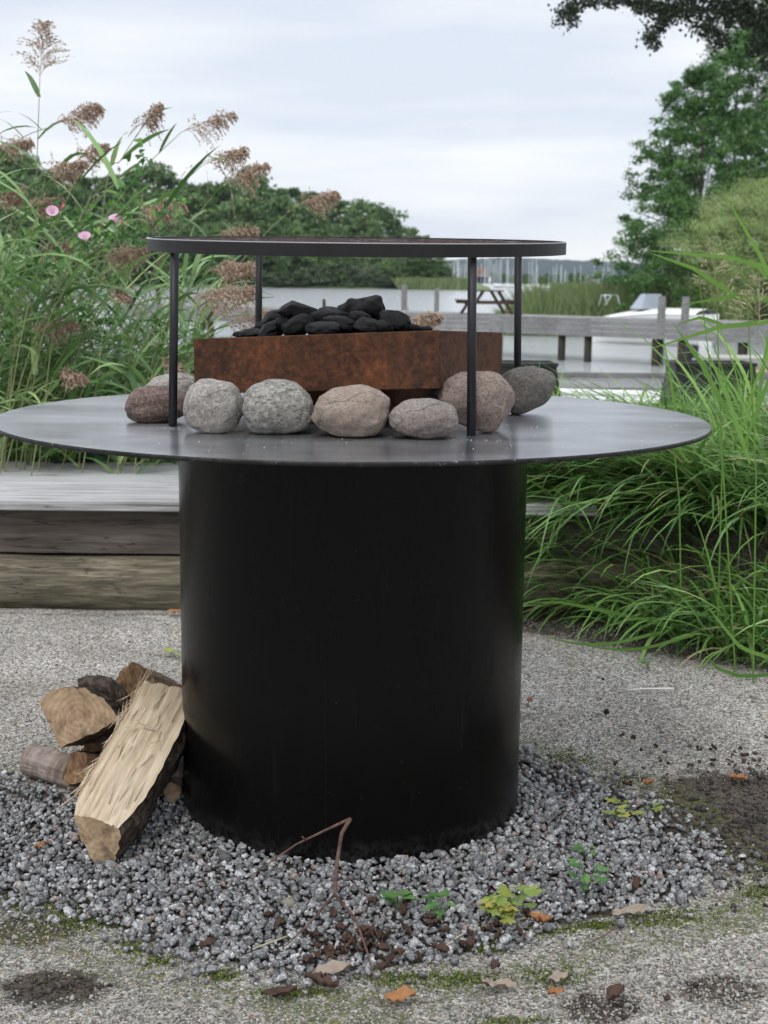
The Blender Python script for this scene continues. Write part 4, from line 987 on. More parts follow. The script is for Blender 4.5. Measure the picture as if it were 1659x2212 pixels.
# leafy weeds in the grass
def weed(name, label, c, n, spread, size, mat, seed, h=.05, cat='weed', lobed=False):
    rr = np.random.default_rng(seed); root = thing(name, label, cat, c); mb = MB(); ms = MB()
    for i in range(n):
        a = rr.uniform(0, 6.283); r_ = spread*rr.random()**.6; z = h*rr.uniform(.4, 1.15); p = np.array([r_*math.cos(a), r_*math.sin(a), z])
        ms.tube([(0, 0, 0), (p[0]*.4, p[1]*.4, z*.6), tuple(p)], .0007, 4)
        d = np.array([math.cos(a), math.sin(a), rr.uniform(-.3, .2)]); s_ = size*rr.uniform(.7, 1.25)
        if lobed:
            nv = 14; sd = np.array([-math.sin(a), math.cos(a), 0]); up = np.cross(d, sd)
            V = [p+d*s_*.5]
            for k in range(nv):
                t = k/nv*6.283; r2 = s_*.5*(1+.22*(1 if k % 2 else -1)); V.append(p+d*(s_*.5+r2*math.cos(t))+sd*r2*.75*math.sin(t)+np.array([0, 0, -.2*s_*abs(math.sin(t))]))
            mb.add(V, [(0, 1+k, 1+(k+1) % nv) for k in range(nv)])
        else: heart(mb, p, d, s_, np.array([0, 0, 1.]))
    ms.obj('stem', m_seedg, root, True); mb.obj('foliage', mat, root); return root
def gp(a, b): p = PZ(a, b, 0); p.z = gz(p.x, p.y)+.012; return p
weed('seedling', 'yellow-green lobed seedling at the front edge of the gravel', gp(1100, 1985), 26, .034, .030, m_seedy, 1, .05, lobed=True)
weed('seedling', 'small dark green seedling left of the yellow one', gp(950, 1975), 8, .028, .026, m_seedg, 2, .03)
weed('seedling', 'pointed green leaf pair nearest the forked twig', gp(862, 1965), 4, .02, .036, m_seedg, 3, .03)
weed('seedling', 'upright green seedling on the gravel right of the yellow one', gp(1268, 1930), 9, .022, .026, m_seedg, 4, .06, lobed=True)
weed('seedling', 'faint green seedling higher up the gravel on the right', gp(1265, 1850), 6, .028, .020, m_seedg, 5, .025)
weed('seedling', 'pale green spreading seedling near the dark soil', gp(1365, 1762), 14, .055, .024, m_seedy, 6, .03, lobed=True)
weed('seedling', 'tiny bright green sprout on the bare grit', gp(1400, 1450), 5, .02, .022, m_seedg, 7, .02)
weed('seedling', 'thin green sprout left of the drum', gp(375, 1424), 5, .035, .03, m_seedy, 8, .01)
for k, (a, b, lab) in enumerate([(1560, 1400, 'feathery green weed spreading at the right edge of the grass'), (1480, 1375, 'small-leaved green weed at the foot of the long grass'), (1640, 1390, 'dark green weed in the lower right corner of the grass'), (1560, 1340, 'leafy weed under the drooping grass')]):
    weed('weed', lab, gp(a, b), 60, .16, .022, m_seedg, 20+k, .11, lobed=True)
for k, (a, b, Y, lab) in enumerate([(1385, 1060, 5.0, 'broad-leaved weed right of the plate'), (1240, 1060, 5.1, 'leafy green weed behind the drum, under the plate'), (1310, 930, 5.6, 'round-leaved weed poking over the plate edge'), (1180, 1040, 5.3, 'low leafy weed hugging the right side of the drum')]):
    c = PY(a, b, Y); c.z = max(gz(c.x, c.y), c.z-.2); weed('weed', lab, c, 34, .14, .045, m_seedg if k % 2 else m_vineleaf, 40+k, .2)
c = PY(150, 1000, 5.75); c.z = gz(c.x, c.y); weed('weed', 'large blue-green leaf rosette behind the platform at the left', c, 12, .10, .12, leafmat('bluegreen_leaf', [(0, (.05, .11, .07)), (1, (.09, .17, .11))]), 60, .07)
c = PY(265, 1000, 5.8); c.z = gz(c.x, c.y); rt = weed('buttercup', 'tiny yellow flower behind the platform', c, 5, .04, .03, m_seedg, 61, .05, 'flower')
mb = MB(); mb.lathe([(.0, .055), (.008, .06), (.012, .068)], 10); mb.obj('flower', NT('yellow_petal').bsdf((.8, .6, .02), .6), rt)

# ------------------------------------------------------------------ litter: twig, dead leaves, sticks
tw = thing('forked_twig', 'reddish forked twig arching in front of the drum', 'twig', gp(722, 1935))
o0 = np.array(tw.location)
for path, r0, r1 in [([(757, 1768, 2.50), (738, 1800, 2.50), (728, 1862, 2.48), (723, 1932, 2.44)], .0042, .0038), ([(757, 1768, 2.50), (700, 1795, 2.53), (640, 1824, 2.55), (565, 1875, 2.53), (512, 1918, 2.47)], .0032, .001), ([(723, 1932, 2.44), (668, 1995, 2.36), (610, 2050, 2.29)], .0028, .001), ([(723, 1932, 2.44), (768, 1985, 2.37), (795, 2060, 2.28), (822, 2170, 2.16)], .0032, .001), ([(660, 1815, 2.54), (652, 1806, 2.54)], .002, .001), ([(728, 1880, 2.47), (760, 1900, 2.44), (800, 1945, 2.38)], .0016, .0006)]:
    pts = []
    for i, (a, b, Y) in enumerate(path):
        p = PY(a, b, Y)
        if p.z < .022: p = PZ(a, b, .022)
        pts.append(p)
    mb = MB(); n_ = len(pts); mb.tube(pts, list(np.linspace(r0, r1, n_)), 7); shift(mb, o0).obj('branch', m_twig, tw, True)
def deadleaf(name, label, a, b, L_, W_, curl, rz, mat, grp=None, seed=0, lift=.008, cat='dead leaf'):
    rr = np.random.default_rng(seed); p = gp(a, b); n_, m_ = 9, 7; V = []
    for i in range(n_):
        t = i/(n_-1); wd = W_*math.sin(math.pi*min(max(t*.94+.03, 0), 1))**.7*(1+.15*math.sin(t*19+seed))
        for j in range(m_):
            s_ = (j/(m_-1)-.5); ang = s_*curl; rad = wd/max(curl, .2)
            V.append(((t-.5)*L_, rad*math.sin(ang)*1.0, lift+rad*(1-math.cos(ang))+.25*L_*(t-.5)**2*curl*.6+.0035*rr.normal()))
    mb = MB(); mb.add(V, [(i*m_+j, i*m_+j+1, (i+1)*m_+j+1, (i+1)*m_+j) for i in range(n_-1) for j in range(m_-1)])
    o = mb.obj(name, mat, None, True); o.location = p; o.rotation_euler = (R(rr.uniform(-20, 20)), R(rr.uniform(-15, 15)), rz); tag(o, label, cat, grp); return o
sp_ = [('orange fallen leaf at the bottom of the gravel edge', 865, 2178, .05, .035, .5, .1, m_orange), ('curled brown leaf left of the orange one', 605, 2168, .06, .024, 3, .1, m_dead), ('long curled brown leaf between the twig tips', 690, 2152, .06, .026, 3, -.3, m_dead),
 ('pale grey-brown leaf lying flat below the dead leaves', 715, 2118, .07, .03, 1.2, .3, m_paleleaf), ('pale folded leaf on the moss, right of middle', 1075, 2150, .06, .022, 1.5, .1, m_paleleaf), ('pale torn leaf at the right front gravel edge', 1365, 1985, .075, .026, .8, .1, m_paleleaf),
 ('pinkish leaf fragment lying on the moss', 1205, 2130, .04, .02, .8, .5, m_paleleaf), ('crumpled brown leaf right of the torn one', 1330, 2168, .045, .035, 2.6, .8, m_dead), ('orange-brown leaf beside the yellow seedling', 1165, 2000, .045, .025, 1.2, -.5, m_orange),
 ('orange leaf on the soil at the right edge', 1595, 1698, .045, .022, .9, .1, m_orange), ('upright red-brown leaf at the back edge of the gravel', 1400, 1708, .045, .03, 1.5, 1.2, m_orange), ('small brown leaf on the grit behind the gravel', 1205, 1672, .025, .016, 2, .3, m_dead),
 ('orange leaf beside the log behind the drum', 378, 1332, .05, .03, .8, .1, m_orange), ('yellow leaf bit right of the drum', 1143, 1525, .03, .015, .8, 1.3, m_orange), ('small red-brown leaf on the gravel, right side', 1370, 1915, .045, .02, 2.4, 1.2, m_dead), ('red leaf scrap on the gravel by the split log', 88, 1832, .022, .016, 1.5, .4, m_orange),
 ('dark curled leaf on the gravel left of the twig', 450, 2050, .03, .02, 2.5, .3, m_dead), ('pinkish scrap on the bare ground at the bottom', 1200, 2250-90, .028, .012, 1, .2, m_orange)]
for k, (lab, a, b, l_, w_, cu, rz, mt) in enumerate(sp_): deadleaf('fallen_leaf', lab, a, b, l_, w_, cu, rz, mt, seed=k)
for k in range(46):
    a, b = (rr.normal(745, 75), rr.normal(2045, 50)) if k < 32 else (rr.normal(1010, 60), rr.normal(2030, 40))
    if b < 1930: continue
    deadleaf('fallen_leaf', 'small crumpled brown leaf among the dead leaves round the twig foot', a, b, rr.uniform(.02, .042), rr.uniform(.012, .024), rr.uniform(1.5, 4), rr.uniform(0, 6), m_dead, 'crumpled dead leaves round the twig foot', 100+k)
for k in range(16):
    a, b = rr.uniform(1180, 1659), rr.uniform(1600, 1720)
    deadleaf('fallen_leaf', 'small brown leaf scrap along the back edge of the gravel', a, b, rr.uniform(.012, .025), rr.uniform(.008, .016), rr.uniform(1.5, 3), rr.uniform(0, 6), m_dead, 'leaf scraps behind the gravel', 200+k)
for lab, pts, r_, mt in [('pale dry stem lying below the yellow seedling', [(955, 2055), (1010, 2010), (1060, 1998), (1135, 1985)], .0022, m_straw), ('short yellow straw on the gravel left of the twig fork', [(545, 2050), (600, 2030), (658, 2008)], .0018, m_straw), ('thin white stick on the grit right of the drum', [(1357, 1497), (1400, 1494), (1455, 1495)], .0028, m_white), ('pale wisp of straw on the front gravel', [(305, 2010), (312, 1975)], .0014, m_straw), ('thin dead stem below the torn leaf', [(1270, 2050), (1310, 2030), (1345, 2000)], .0013, m_twig)]:
    P = [gp(*q) for q in pts]; mb = MB(); mb.tube(P, r_, 6); tag(mb.obj('dry_stem', mt, None, True), lab, 'stick')
# a few dark chips on the bare grit
for k, (a, b, s_, lab) in enumerate([(1310, 1548, .011, 'dark wood chip on the grit beyond the white stick'), (1302, 1471, .008, 'small dark chip above the white stick'), (1540, 1622, .011, 'dark round clod on the grit at the right'), (1540, 1650, .008, 'dark crumb below the round clod'), (1500, 2145, .007, 'dark pebble in the bottom right'), (1440, 2165, .007, 'dark pebble left of another near the bottom right')]):
    p = gp(a, b); o = scatter_rocks('clod', np.array([p[:]]), [s_], m_soot_hole if k < 4 else m_bark, (.5, .8), .3); tag(o, lab, 'clod')
o = scatter_rocks('flat_stone', np.array([gp(628, 1950)[:]]), [.024], granite('tan_stone', (.28, .27, .23), (.32, .3, .26), (.36, .34, .3), (.2, .19, .16)), (.25, .3), .12); tag(o, 'flat tan stone lying in the gravel left of the twig fork', 'stone')

# ------------------------------------------------------------------ jetties, posts, boats
def jp(px, Y, z): p = PY(px, 700, Y); return Vector((p.x, Y, z))
JZ = .17
ja, jb = jp(250, 53, JZ), jp(2000, 32.5, JZ)
jd = (jb-ja).normalized(); jn = Vector((-jd.y, jd.x, 0))
jet = thing('jetty', 'long grey wooden jetty crossing the water', 'jetty', ja)
mb = MB(); nb = int((jb-ja).length/.16)
for i in range(nb):
    c = ja+jd*(i+.5)*.16+jn*1.0-Vector((0, 0, .02)); mb.box(c, (.074, 1.1, .02), math.atan2(jd.y, jd.x))
shift(mb, ja).obj('deck_boards', m_jetty, jet)
L_ = (jb-ja).length
for k in range(3):
    mb = MB(); 
    seg = 7
    for i in range(seg): mb.box(ja+jd*(L_*(i+.5)/seg)+Vector((0, 0, -.045-.075-k*.155))-jn*(.12-.004*(i % 2)), (L_/seg/2-.004, .02, .073), math.atan2(jd.y, jd.x))
    shift(mb, ja).obj('side_beam', m_jetty, jet)
def on_j(px, off=0):                  # jetty point under a photo column
    best = min((abs(((ja+jd*t+jn*off).x/(ja+jd*t+jn*off).y)-PY(px, 700, 40).x/40), t) for t in np.linspace(0, L_, 900)); return ja+jd*best[1]+jn*off
for px in (333, 455, 620, 860, 1215, 1272, 1420, 1477, 1608):
    p = on_j(px, .05); mb = MB(); mb.tube([(p.x, p.y, -2.2), (p.x, p.y, -.25)], .11 if px in (1215, 1272) else .13, 10); shift(mb, ja).obj('pile', m_post, jet, True)
def post(name, lab, p, z0, z1, r_, mat, grp=None, sq=False):
    mb = MB()
    if sq: mb.box((0, 0, (z1-z0)/2), (r_, r_, (z1-z0)/2))
    else: mb.tube([(0, 0, 0), (0, 0, (z1-z0)*.9), (0, 0, z1-z0)], [r_, r_, r_*.86], 12)
    o = mb.obj(name, mat, None, False); o.location = (p.x, p.y, z0); tag(o, lab, 'post', grp)
for px, y1, off, r_, lab in [(873, 615, 2.2, .10, 'pale grey post on the jetty, left of two behind the charcoal'), (943, 622, 2.2, .08, 'pale grey post on the jetty, right of two behind the charcoal'), (1429, 640, .3, .11, 'grey post on the jetty in front of the motorboat windscreen'), (1478, 641, .3, .11, 'grey post on the jetty at the stern of the motorboat'), (700, 646, 2.3, .06, 'short mossy post left of the charcoal heap'), (800, 648, 2.3, .06, 'short mossy post above the charcoal heap'), (342, 560, .4, .09, 'dark pole in the water seen behind the left rod')]:
    p = on_j(px, off); z1 = PY(px, y1, p.y).z; post('mooring_post', lab, p, JZ-1.3, z1, r_, m_gpost if r_ > .095 or r_ == .08 else m_post)
p = PY(1072, 700, 38); post('mooring_post', 'stout grey post rising in front of the jetty beside the tray', p, -2.2, PY(1072, 691, 38).z, .21, m_gpost)
# picnic table on the jetty
pt = on_j(1050, 1.0); tb = thing('picnic_table', 'brown wooden picnic table standing on the jetty', 'picnic table', (pt.x, pt.y, JZ)); ang = R(8)
def tbx(name, c, h, rx=0):
    mb = MB(); M = (Matrix.Rotation(ang, 3, 'Z') @ Matrix.Rotation(rx, 3, 'Y')); mb.box(Matrix.Rotation(ang, 3, 'Z') @ Vector(c), h, M=M); mb.obj(name, m_brown, tb)
for k in range(4): tbx('top_board', (-.27+k*.18, 0, .72), (.08, .8, .02))
for s_ in (-1, 1):
    tbx('seat', (s_*.74, 0, .42), (.13, .8, .022))
    for yy in (-.55, .55): tbx('leg', (s_*.47, yy, .355), (.045, .03, .42), -s_*R(33))
for yy in (-.62, .62): tbx('cross_beam', (0, yy, .36), (.85, .025, .045)); 
# motorboat behind the jetty
mbp = on_j(1398, 11.5); boat = thing('motorboat', 'white motorboat with a grey windscreen moored behind the jetty', 'boat', (mbp.x, mbp.y, WZ))
def hull(name, Lh, Wh, Hh, mat, parent, z0=0, bowlift=.12, n=18, az=0, flip=1, deck=True):
    V = []; m = 9
    for i in range(n+1):
        t = i/n; x = (t-.5)*Lh; wd = Wh/2*(1-max(0, (t-.45)/.55)**2.2); top = Hh+bowlift*max(0, t-.3)**1.5
        for j in range(m):
            a = (j/(m-1)-.5)*2; V.append((x*flip, wd*math.copysign(abs(a)**.7, a)*1.0, z0+(top)*(abs(a)**2.4)-.12))
        
    mb = MB(); F = [(i*m+j, i*m+j+1, (i+1)*m+j+1, (i+1)*m+j) for i in range(n) for j in range(m-1)]+[tuple(range(m))]
    c_, s__ = math.cos(az), math.sin(az); V = [(x*c_-y*s__, x*s__+y*c_, z) for x, y, z in V]
    mb.add(V, F)
    if deck:
        W = []
        for i in range(n+1):
            t = i/n; x = (t-.5)*Lh*flip; wd = Wh/2*(1-max(0, (t-.45)/.55)**2.2); top = z0+Hh+bowlift*max(0, t-.3)**1.5-.12
            for f, dz in ((-1.03, 0), (-.8, .10), (0, .20), (.8, .10), (1.03, 0)): W.append((x*c_-wd*f*s__, x*s__+wd*f*c_, top+dz*(1-.6*max(0, t-.6)/.4)))
        mb.add(W, [(i*5+j, i*5+j+1, (i+1)*5+j+1, (i+1)*5+j) for i in range(n) for j in range(4)])
    return mb.obj(name, mat, parent, False)
baz = math.atan2(jd.y, jd.x)
hull('hull', 4.9, 1.8, 1.27, m_plastic, boat, 0, -.62, az=baz, flip=-1)
mb = MB()
def bl(x, y, z): return Vector((x*math.cos(baz)-y*math.sin(baz), x*math.sin(baz)+y*math.cos(baz), z))
mb.add([bl(-.35, -.72, 1.30)[:], bl(-.35, .72, 1.30)[:], bl(.15, .72, 1.30)[:], bl(.15, -.72, 1.30)[:], bl(-.02, -.50, 1.85)[:], bl(-.02, .50, 1.85)[:], bl(.22, .55, 1.85)[:], bl(.22, -.55, 1.85)[:]], [(0, 1, 5, 4), (1, 2, 6, 5), (3, 0, 4, 7), (4, 5, 6, 7), (2, 3, 7, 6)])
mb.obj('windscreen', m_glassb, boat)
mb = MB()
for sd in (-.45, .45):
    mb.tube([bl(-1.5, sd, 1.45), bl(-1.62, sd, 1.78), bl(-1.8, sd*.8, 1.78), bl(-2.0, sd*.5, 1.4)], .02, 6)
mb.tube([bl(-1.62, -.45, 1.78), bl(-1.62, .45, 1.78)], .02, 6); mb.obj('bow_rail', m_rail, boat, True)
# dinghy with outboard in front of the jetty at right
dp = PY(1668, 752, 33); dg = thing('dinghy', 'low cream dinghy with a tan trim line under the jetty at right', 'boat', (dp.x, dp.y, WZ)); 
hull('hull', 3.6, 1.4, .62, NT('cream_hull').bsdf((.42, .41, .37), .4), dg, 0, .1, az=R(-6), deck=False)
mb = MB(); mb.tube([(-1.8, -.72, .18), (0, -.74, .2), (1.2, -.5, .25), (1.8, -.2, .3)], .03, 6); mb.obj('trim', m_rope, dg)
mb = MB(); mb.box((-1.95, 0, .62), (.14, .12, .16)); mb.box((-2.0, 0, .2), (.06, .05, .35)); o = mb.obj('outboard_motor', m_black, dg); o.modifiers.new('b', 'BEVEL').width = .04
p = PY(1455, 740, 33); V, F = icos(3); o = fastmesh('buoy', V*np.array([.17, .17, .15]), F, m_plastic, smooth=True); o.location = (p.x, p.y, WZ+.08)
o2 = o; tag(o, 'white round buoy floating under the jetty', 'buoy')
# near dock
nd = thing('near_dock', 'low grey plank dock beyond the plate on the right', 'dock', (4, 22, -.45)); 
mb = MB()
for k in range(8): mb.box((0, -1.3+k*.46+(.12 if k > 4 else 0), -.03-.16*(k > 4)*0), (5.4, .215, .03))
mb.obj('deck_boards', m_jetty, nd); mb = MB(); mb.box((0, -1.56, -.10), (5.4, .03, .16)); mb.box((0, 1.3, .05), (5.4, .05, .05)); mb.obj('edge_beam', m_jetty, nd)
for x in (-5, -2, 1.5, 4.8): mb = MB(); mb.tube([(x, 1.9, -1.7), (x, 1.9, .1)], .12, 10); mb.obj('pile', m_post, nd, True)
for lab, a, b, y_, z_ in [('grey landing stage seen through the reeds on the left', 210, 430, 27, -.40), ('lower grey landing stage close behind the reeds', 180, 470, 20, -.55)]:
    c0, c1 = jp(a, y_, z_), jp(b, y_, z_); ld = thing('landing_stage', lab, 'dock', c0); mb = MB()
    for k in range(6): mb.bar(c0+Vector((0, k*.28, 0)), c1+Vector((0, k*.28, 0)), .26, .05)
    shift(mb, c0).obj('deck_boards', m_jetty, ld); mb = MB(); mb.bar(c0+Vector((0, -.16, -.1)), c1+Vector((0, -.16, -.1)), .04, .2); shift(mb, c0).obj('edge_beam', m_fascia, ld)
    for t in (.1, .9): q_ = c0.lerp(c1, t); mb = MB(); mb.tube([(q_.x, q_.y+.7, -2), (q_.x, q_.y+.7, z_-.03)], .1, 8); shift(mb, c0).obj('pile', m_post, ld, True)
# white boat rim in front of the near dock
wb = thing('rowing_boat', 'white boat rim showing just above the plate at right', 'boat', (PY(1320, 850, 18.6).x, 18.6, WZ))
hull('hull', 4.6, 1.3, .78, m_plastic, wb, 0, .06, deck=False)
mb = MB(); pr = [(x*1.35, y) for x, y in [(-1.7, -.62), (-.6, -.65), (.4, -.62), (1.2, -.4), (1.7, 0), (1.2, .4), (.4, .62), (-.6, .65), (-1.7, .62), (-1.7, -.62)]]; mb.tube([(x, y, .69+.012*math.sin(i*2)) for i, (x, y) in enumerate(pr)], .055, 10); mb.obj('gunwale', m_plastic, wb, True)
# black open tubs
for lab, x0, x1 in [('black flared tub behind the right end of the tray', 1062, 1196), ('black flared tub standing in the tall grass', 1452, 1618)]:
    Y = 15.0; a, b = PY(x0, 784, Y), PY(x1, 784, Y); z0 = -.64; cx_ = (a.x+b.x)/2; hw = (b.x-a.x)/2; H_ = a.z-z0
    tb_ = thing('black_tub', lab, 'tub', (cx_, Y, z0)); mb = MB(); e2 = .16
    V = []
    for zz, f in ((0, hw+e2), (H_, hw)): V += [(-f, -.25, zz), (f, -.25, zz), (f, .25, zz), (-f, .25, zz)]
    mb.add(V, [(0, 1, 5, 4), (1, 2, 6, 5), (2, 3, 7, 6), (3, 0, 4, 7), (4, 5, 6, 7), (3, 2, 1, 0)]); mb.obj('body', m_black, tb_)
    mb = MB(); 
    for s_ in (-1, 1): mb.box((0, s_*.25, H_), (hw+.02, .02, .02)); mb.box((s_*hw, 0, H_), (.02, .272, .018))
    mb.obj('rim', m_black, tb_)
# bank ledge under the tubs is part of the terrain
mb = MB(); xs = np.linspace(-6, 12, 40); V = []
for j, (yy, zz) in enumerate([(9.0, -1.6), (11, -.62), (14, -.60), (16.2, -.64), (17.6, -1.6)]):
    for x in xs: V.append((x, yy+.2*math.sin(x*1.3), zz+.03*math.sin(x*2+j)))
n = len(xs); mb.add(V, [(j*n+i, j*n+i+1, (j+1)*n+i+1, (j+1)*n+i) for j in range(4) for i in range(n-1)])
keep = [f for f in mb.F if (V[f[0]][0] > .8)]; mb.F = keep; mb.obj('bank', m_shore, None, True)['kind'] = 'structure'

# ------------------------------------------------------------------ reeds behind the jetty and on the far shore
def reedbelt(name, label, n, px0, px1, Y0, Y1, h, wid, topfn=None, mat=None, lean=.15):
    rr = np.random.default_rng(len(label)); P = []; 
    px = rr.uniform(px0, px1, n); Y = rr.uniform(Y0, Y1, n); X = np.array([PY(a, 700, b).x for a, b in zip(px, Y)]); hh = h*rr.uniform(.55, 1.1, n)
    if topfn is not None: hh *= topfn(px)
    dx = rr.normal(0, lean, n)*hh; dx2 = dx*2.2; Wd = wid*rr.uniform(.6, 1.3, n)
    Z0 = WZ-.1
    V = np.stack([np.stack([X-Wd/2, Y, np.full(n, Z0)], -1), np.stack([X+Wd/2, Y, np.full(n, Z0)], -1), np.stack([X+dx+Wd/2, Y, Z0+hh*.6], -1), np.stack([X+dx2, Y, Z0+hh], -1), np.stack([X+dx-Wd/2, Y, Z0+hh*.6], -1)], 1).reshape(-1, 3)
    F = np.arange(5*n).reshape(-1, 5)
    tag(fastmesh(name, V, F, mat or m_reedfar), label, 'reeds', kind='stuff')
reedbelt('reed_belt', 'green reed belt in the water behind the jetty', 9500, 1085, 1560, 57, 68, 2.15, .045, lambda p: .62+.38*ss(p, 1090, 1180)+.12*np.sin(p*.05))
reedbelt('reed_belt', 'low distant reed strip left of the marina', 4000, 860, 1010, 330, 360, 3.0, .35)
reedbelt('reed_belt', 'far green reed fringe in front of the marina on the right', 3500, 1200, 1340, 180, 230, 2.2, .22)

# ------------------------------------------------------------------ trees
def crown_mesh(name, mat, nclump, per, R_, H_, z0, leaf, shape=0, seed=0, clump=.16, flat=0, droop=0, aspect=.6):
    """crown of many leaf-sized faces gathered in clumps spread through an uneven volume"""
    global rng
    keep_ = rng; rng = np.random.default_rng(seed+500); C = []
    ph = rng.uniform(0, 6.28, 6)
    while len(C) < nclump:
        u = rng.uniform(-1, 1); a = rng.uniform(0, 6.283)
        if shape == 0: prof = math.sqrt(max(0, 1-u*u))*(1-.25*u)
        elif shape == 1: prof = (1-(u+1)/2)**.6*1.0
        else: prof = math.sqrt(max(0, 1-max(u, -.5)**2))
        lob = 1+.22*math.sin(3*a+ph[0]+2*u)+.18*math.sin(5*a+ph[1]-4*u)+.14*math.sin(9*u+ph[2]+a)
        r_ = prof*lob*rng.uniform(.25, 1)**.45
        C.append((R_*r_*math.cos(a), R_*r_*math.sin(a), z0+H_*(u+1)/2+rng.normal(0, .02)*H_, rng.uniform(.6, 1.3)))
    C = np.array(C); n = nclump*per
    cid = np.repeat(np.arange(nclump), per); off = rng.normal(size=(n, 3))*R_*clump*C[cid, 3][:, None]*.55; off[:, 2] *= .6
    if droop: off[:, 2] -= np.abs(rng.normal(0, droop, n)); off[:, :2] *= .6
    P = C[cid, :3]+off; V, F = quads(P, leaf, aspect)
    rng = keep_
    me_o = fastmesh(name, V, F, mat); return me_o, C
def trunk_mb(C, z0, H_, r0, nl=9, seed=0, base=-.5):
    mb = MB(); rr = np.random.default_rng(seed); top = z0+H_*.8; pts = [Vector((.12*math.sin(i*1.3+seed)*r0*3, .1*math.cos(i+seed)*r0*3, base+(top-base)*i/7)) for i in range(8)]
    mb.tube(pts, [r0*(1-.82*i/7)*(1.25 if i == 0 else 1) for i in range(8)], 9)
    for k in range(nl):
        c = C[rr.integers(0, len(C))]; i = int(rr.integers(2, 7)); p = pts[i]; q = Vector(c[:3])
        if q.z < p.z: q.z = p.z+.2
        m_ = p.lerp(q, .5)+Vector((0, 0, -.04*H_)); r1 = r0*.38*(1-.09*i); mb.tube([p, m_, q], [r1, r1*.6, r1*.15], 6)
    return mb
def tree(name, label, loc, mat, nclump, per, R_, H_, z0, leaf, r0=.2, cat='tree', group=None, trunkmat=None, **kw):
    root = thing(name, label, cat, loc, group); o, C = crown_mesh('crown', mat, nclump, per, R_, H_, z0, leaf, **kw); o.parent = root
    t = trunk_mb(C, z0, H_, r0, seed=kw.get('seed', 0)).obj('trunk', trunkmat or m_trunk, root, True); return root
def tp2(px, Y): p = PY(px, 650, Y); return p.x
# right shore ground
mb = MB(); V = []; xs = np.linspace(0, 1, 26); sh = [(1400, 66), (1450, 62), (1520, 58), (1659, 52), (1900, 42)]
a0 = [Vector((tp2(a, b), b, WZ-.3)) for a, b in sh]
for j, dz in enumerate([0, .5, .9, 1.6, 2.4]):
    for p in a0: V.append((p.x+j*j*1.2, p.y+j*3+j*j*4, p.z+dz))
mb.add(V, [(j*5+i, j*5+i+1, (j+1)*5+i+1, (j+1)*5+i) for j in range(4) for i in range(4)]); mb.obj('right_shore', m_shore, None, True)['kind'] = 'structure'
def zt(py, px, Y): return PY(px, py, Y).z
tree('alder_tree', 'big dark alder at the right with ragged left side', (tp2(1500, 60), 60, -.6), m_treeA, 400, 120, 3.25, 10.8, -.0, .135, .22, seed=1, clump=.105)
tree('alder_tree', 'broad dark tree filling the right edge behind the alder', (tp2(1650, 66), 66, -.4), m_treeA, 430, 130, 4.6, 14.2, 0, .16, .28, seed=2, clump=.10)
tree('alder_tree', 'tall dark tree cut by the right edge', (tp2(1800, 58), 58, -.4), m_treeA, 260, 110, 4.0, 13.5, 0, .15, .28, seed=3, clump=.16)
tree('alder_tree', 'low dark tree between the big alder and the willow bush', (tp2(1440, 57), 57, -.9), m_treeA, 170, 120, 2.2, 5.6, .2, .12, .14, seed=5, clump=.18)
tree('birch_tree', 'grey-green drooping birch topping the trees at the right', (tp2(1570, 72), 72, 0), m_treeB, 260, 100, 3.0, 13.0, 3.0, .12, .16, seed=4, clump=.14, droop=.5)
tree('willow_bush', 'round pale olive willow bush on the right shore', (tp2(1645, 56), 56, -.7), m_treeC, 560, 190, 3.9, 5.9, -.1, .085, .12, cat='bush', seed=6, clump=.13, shape=2, aspect=.35)
tree('willow_bush', 'small olive bush at the foot of the big alder', (tp2(1375, 62), 62, -.9), m_treeE, 120, 90, 1.9, 2.3, -.1, .11, .05, cat='bush', seed=7, clump=.2, shape=2)
# overhanging branches of a nearer tree
ov = thing('oak_tree', 'near dark tree whose branches hang into the top right corner', 'tree', (PY(2200, 0, 18).x, 18, -.6))
ol = np.array(ov.location)
limbs = [[(2200, -100), (1900, -160), (1650, -120), (1450, -60), (1290, -20), (1225, 30)], [(1900, -160), (1700, -60), (1560, -20), (1450, 10), (1410, 85)], [(2200, -100), (1850, -40), (1690, 20), (1600, 60)], [(1700, -60), (1580, -10), (1500, 40)], [(1450, -60), (1400, -10), (1370, 5)], [(1650, -120), (1600, -20), (1640, 70)]]
mb = MB(); Lp = []
for li, l_ in enumerate(limbs):
    pts = [PY(a, b, 18+(-.4+li*.25)) for a, b in l_]; mb.tube(pts, list(np.linspace(.07 if li in (0, 2) else .03, .006, len(pts))), 7)
mb.tube([(ol[0], 18, -.8), (ol[0]+.1, 18.1, 2.5), PY(2200, -100, 18)], [.34, .27, .18], 14)
shift(mb, ol).obj('trunk', m_trunk, ov, True)
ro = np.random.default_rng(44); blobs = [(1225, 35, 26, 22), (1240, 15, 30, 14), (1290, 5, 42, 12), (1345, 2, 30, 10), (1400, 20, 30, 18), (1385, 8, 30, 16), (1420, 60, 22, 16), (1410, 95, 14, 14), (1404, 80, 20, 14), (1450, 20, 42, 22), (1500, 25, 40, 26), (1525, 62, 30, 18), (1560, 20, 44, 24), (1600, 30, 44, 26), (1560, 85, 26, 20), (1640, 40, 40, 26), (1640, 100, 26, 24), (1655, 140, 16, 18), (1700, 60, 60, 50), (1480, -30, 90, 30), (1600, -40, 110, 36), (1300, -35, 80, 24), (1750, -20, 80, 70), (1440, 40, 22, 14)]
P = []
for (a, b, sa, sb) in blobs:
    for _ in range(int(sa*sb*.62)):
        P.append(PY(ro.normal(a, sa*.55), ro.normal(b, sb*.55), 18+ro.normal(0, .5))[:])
V, F = quads(np.array(P)-ol, .052, .62); fastmesh('crown', V, F, m_over, ov)

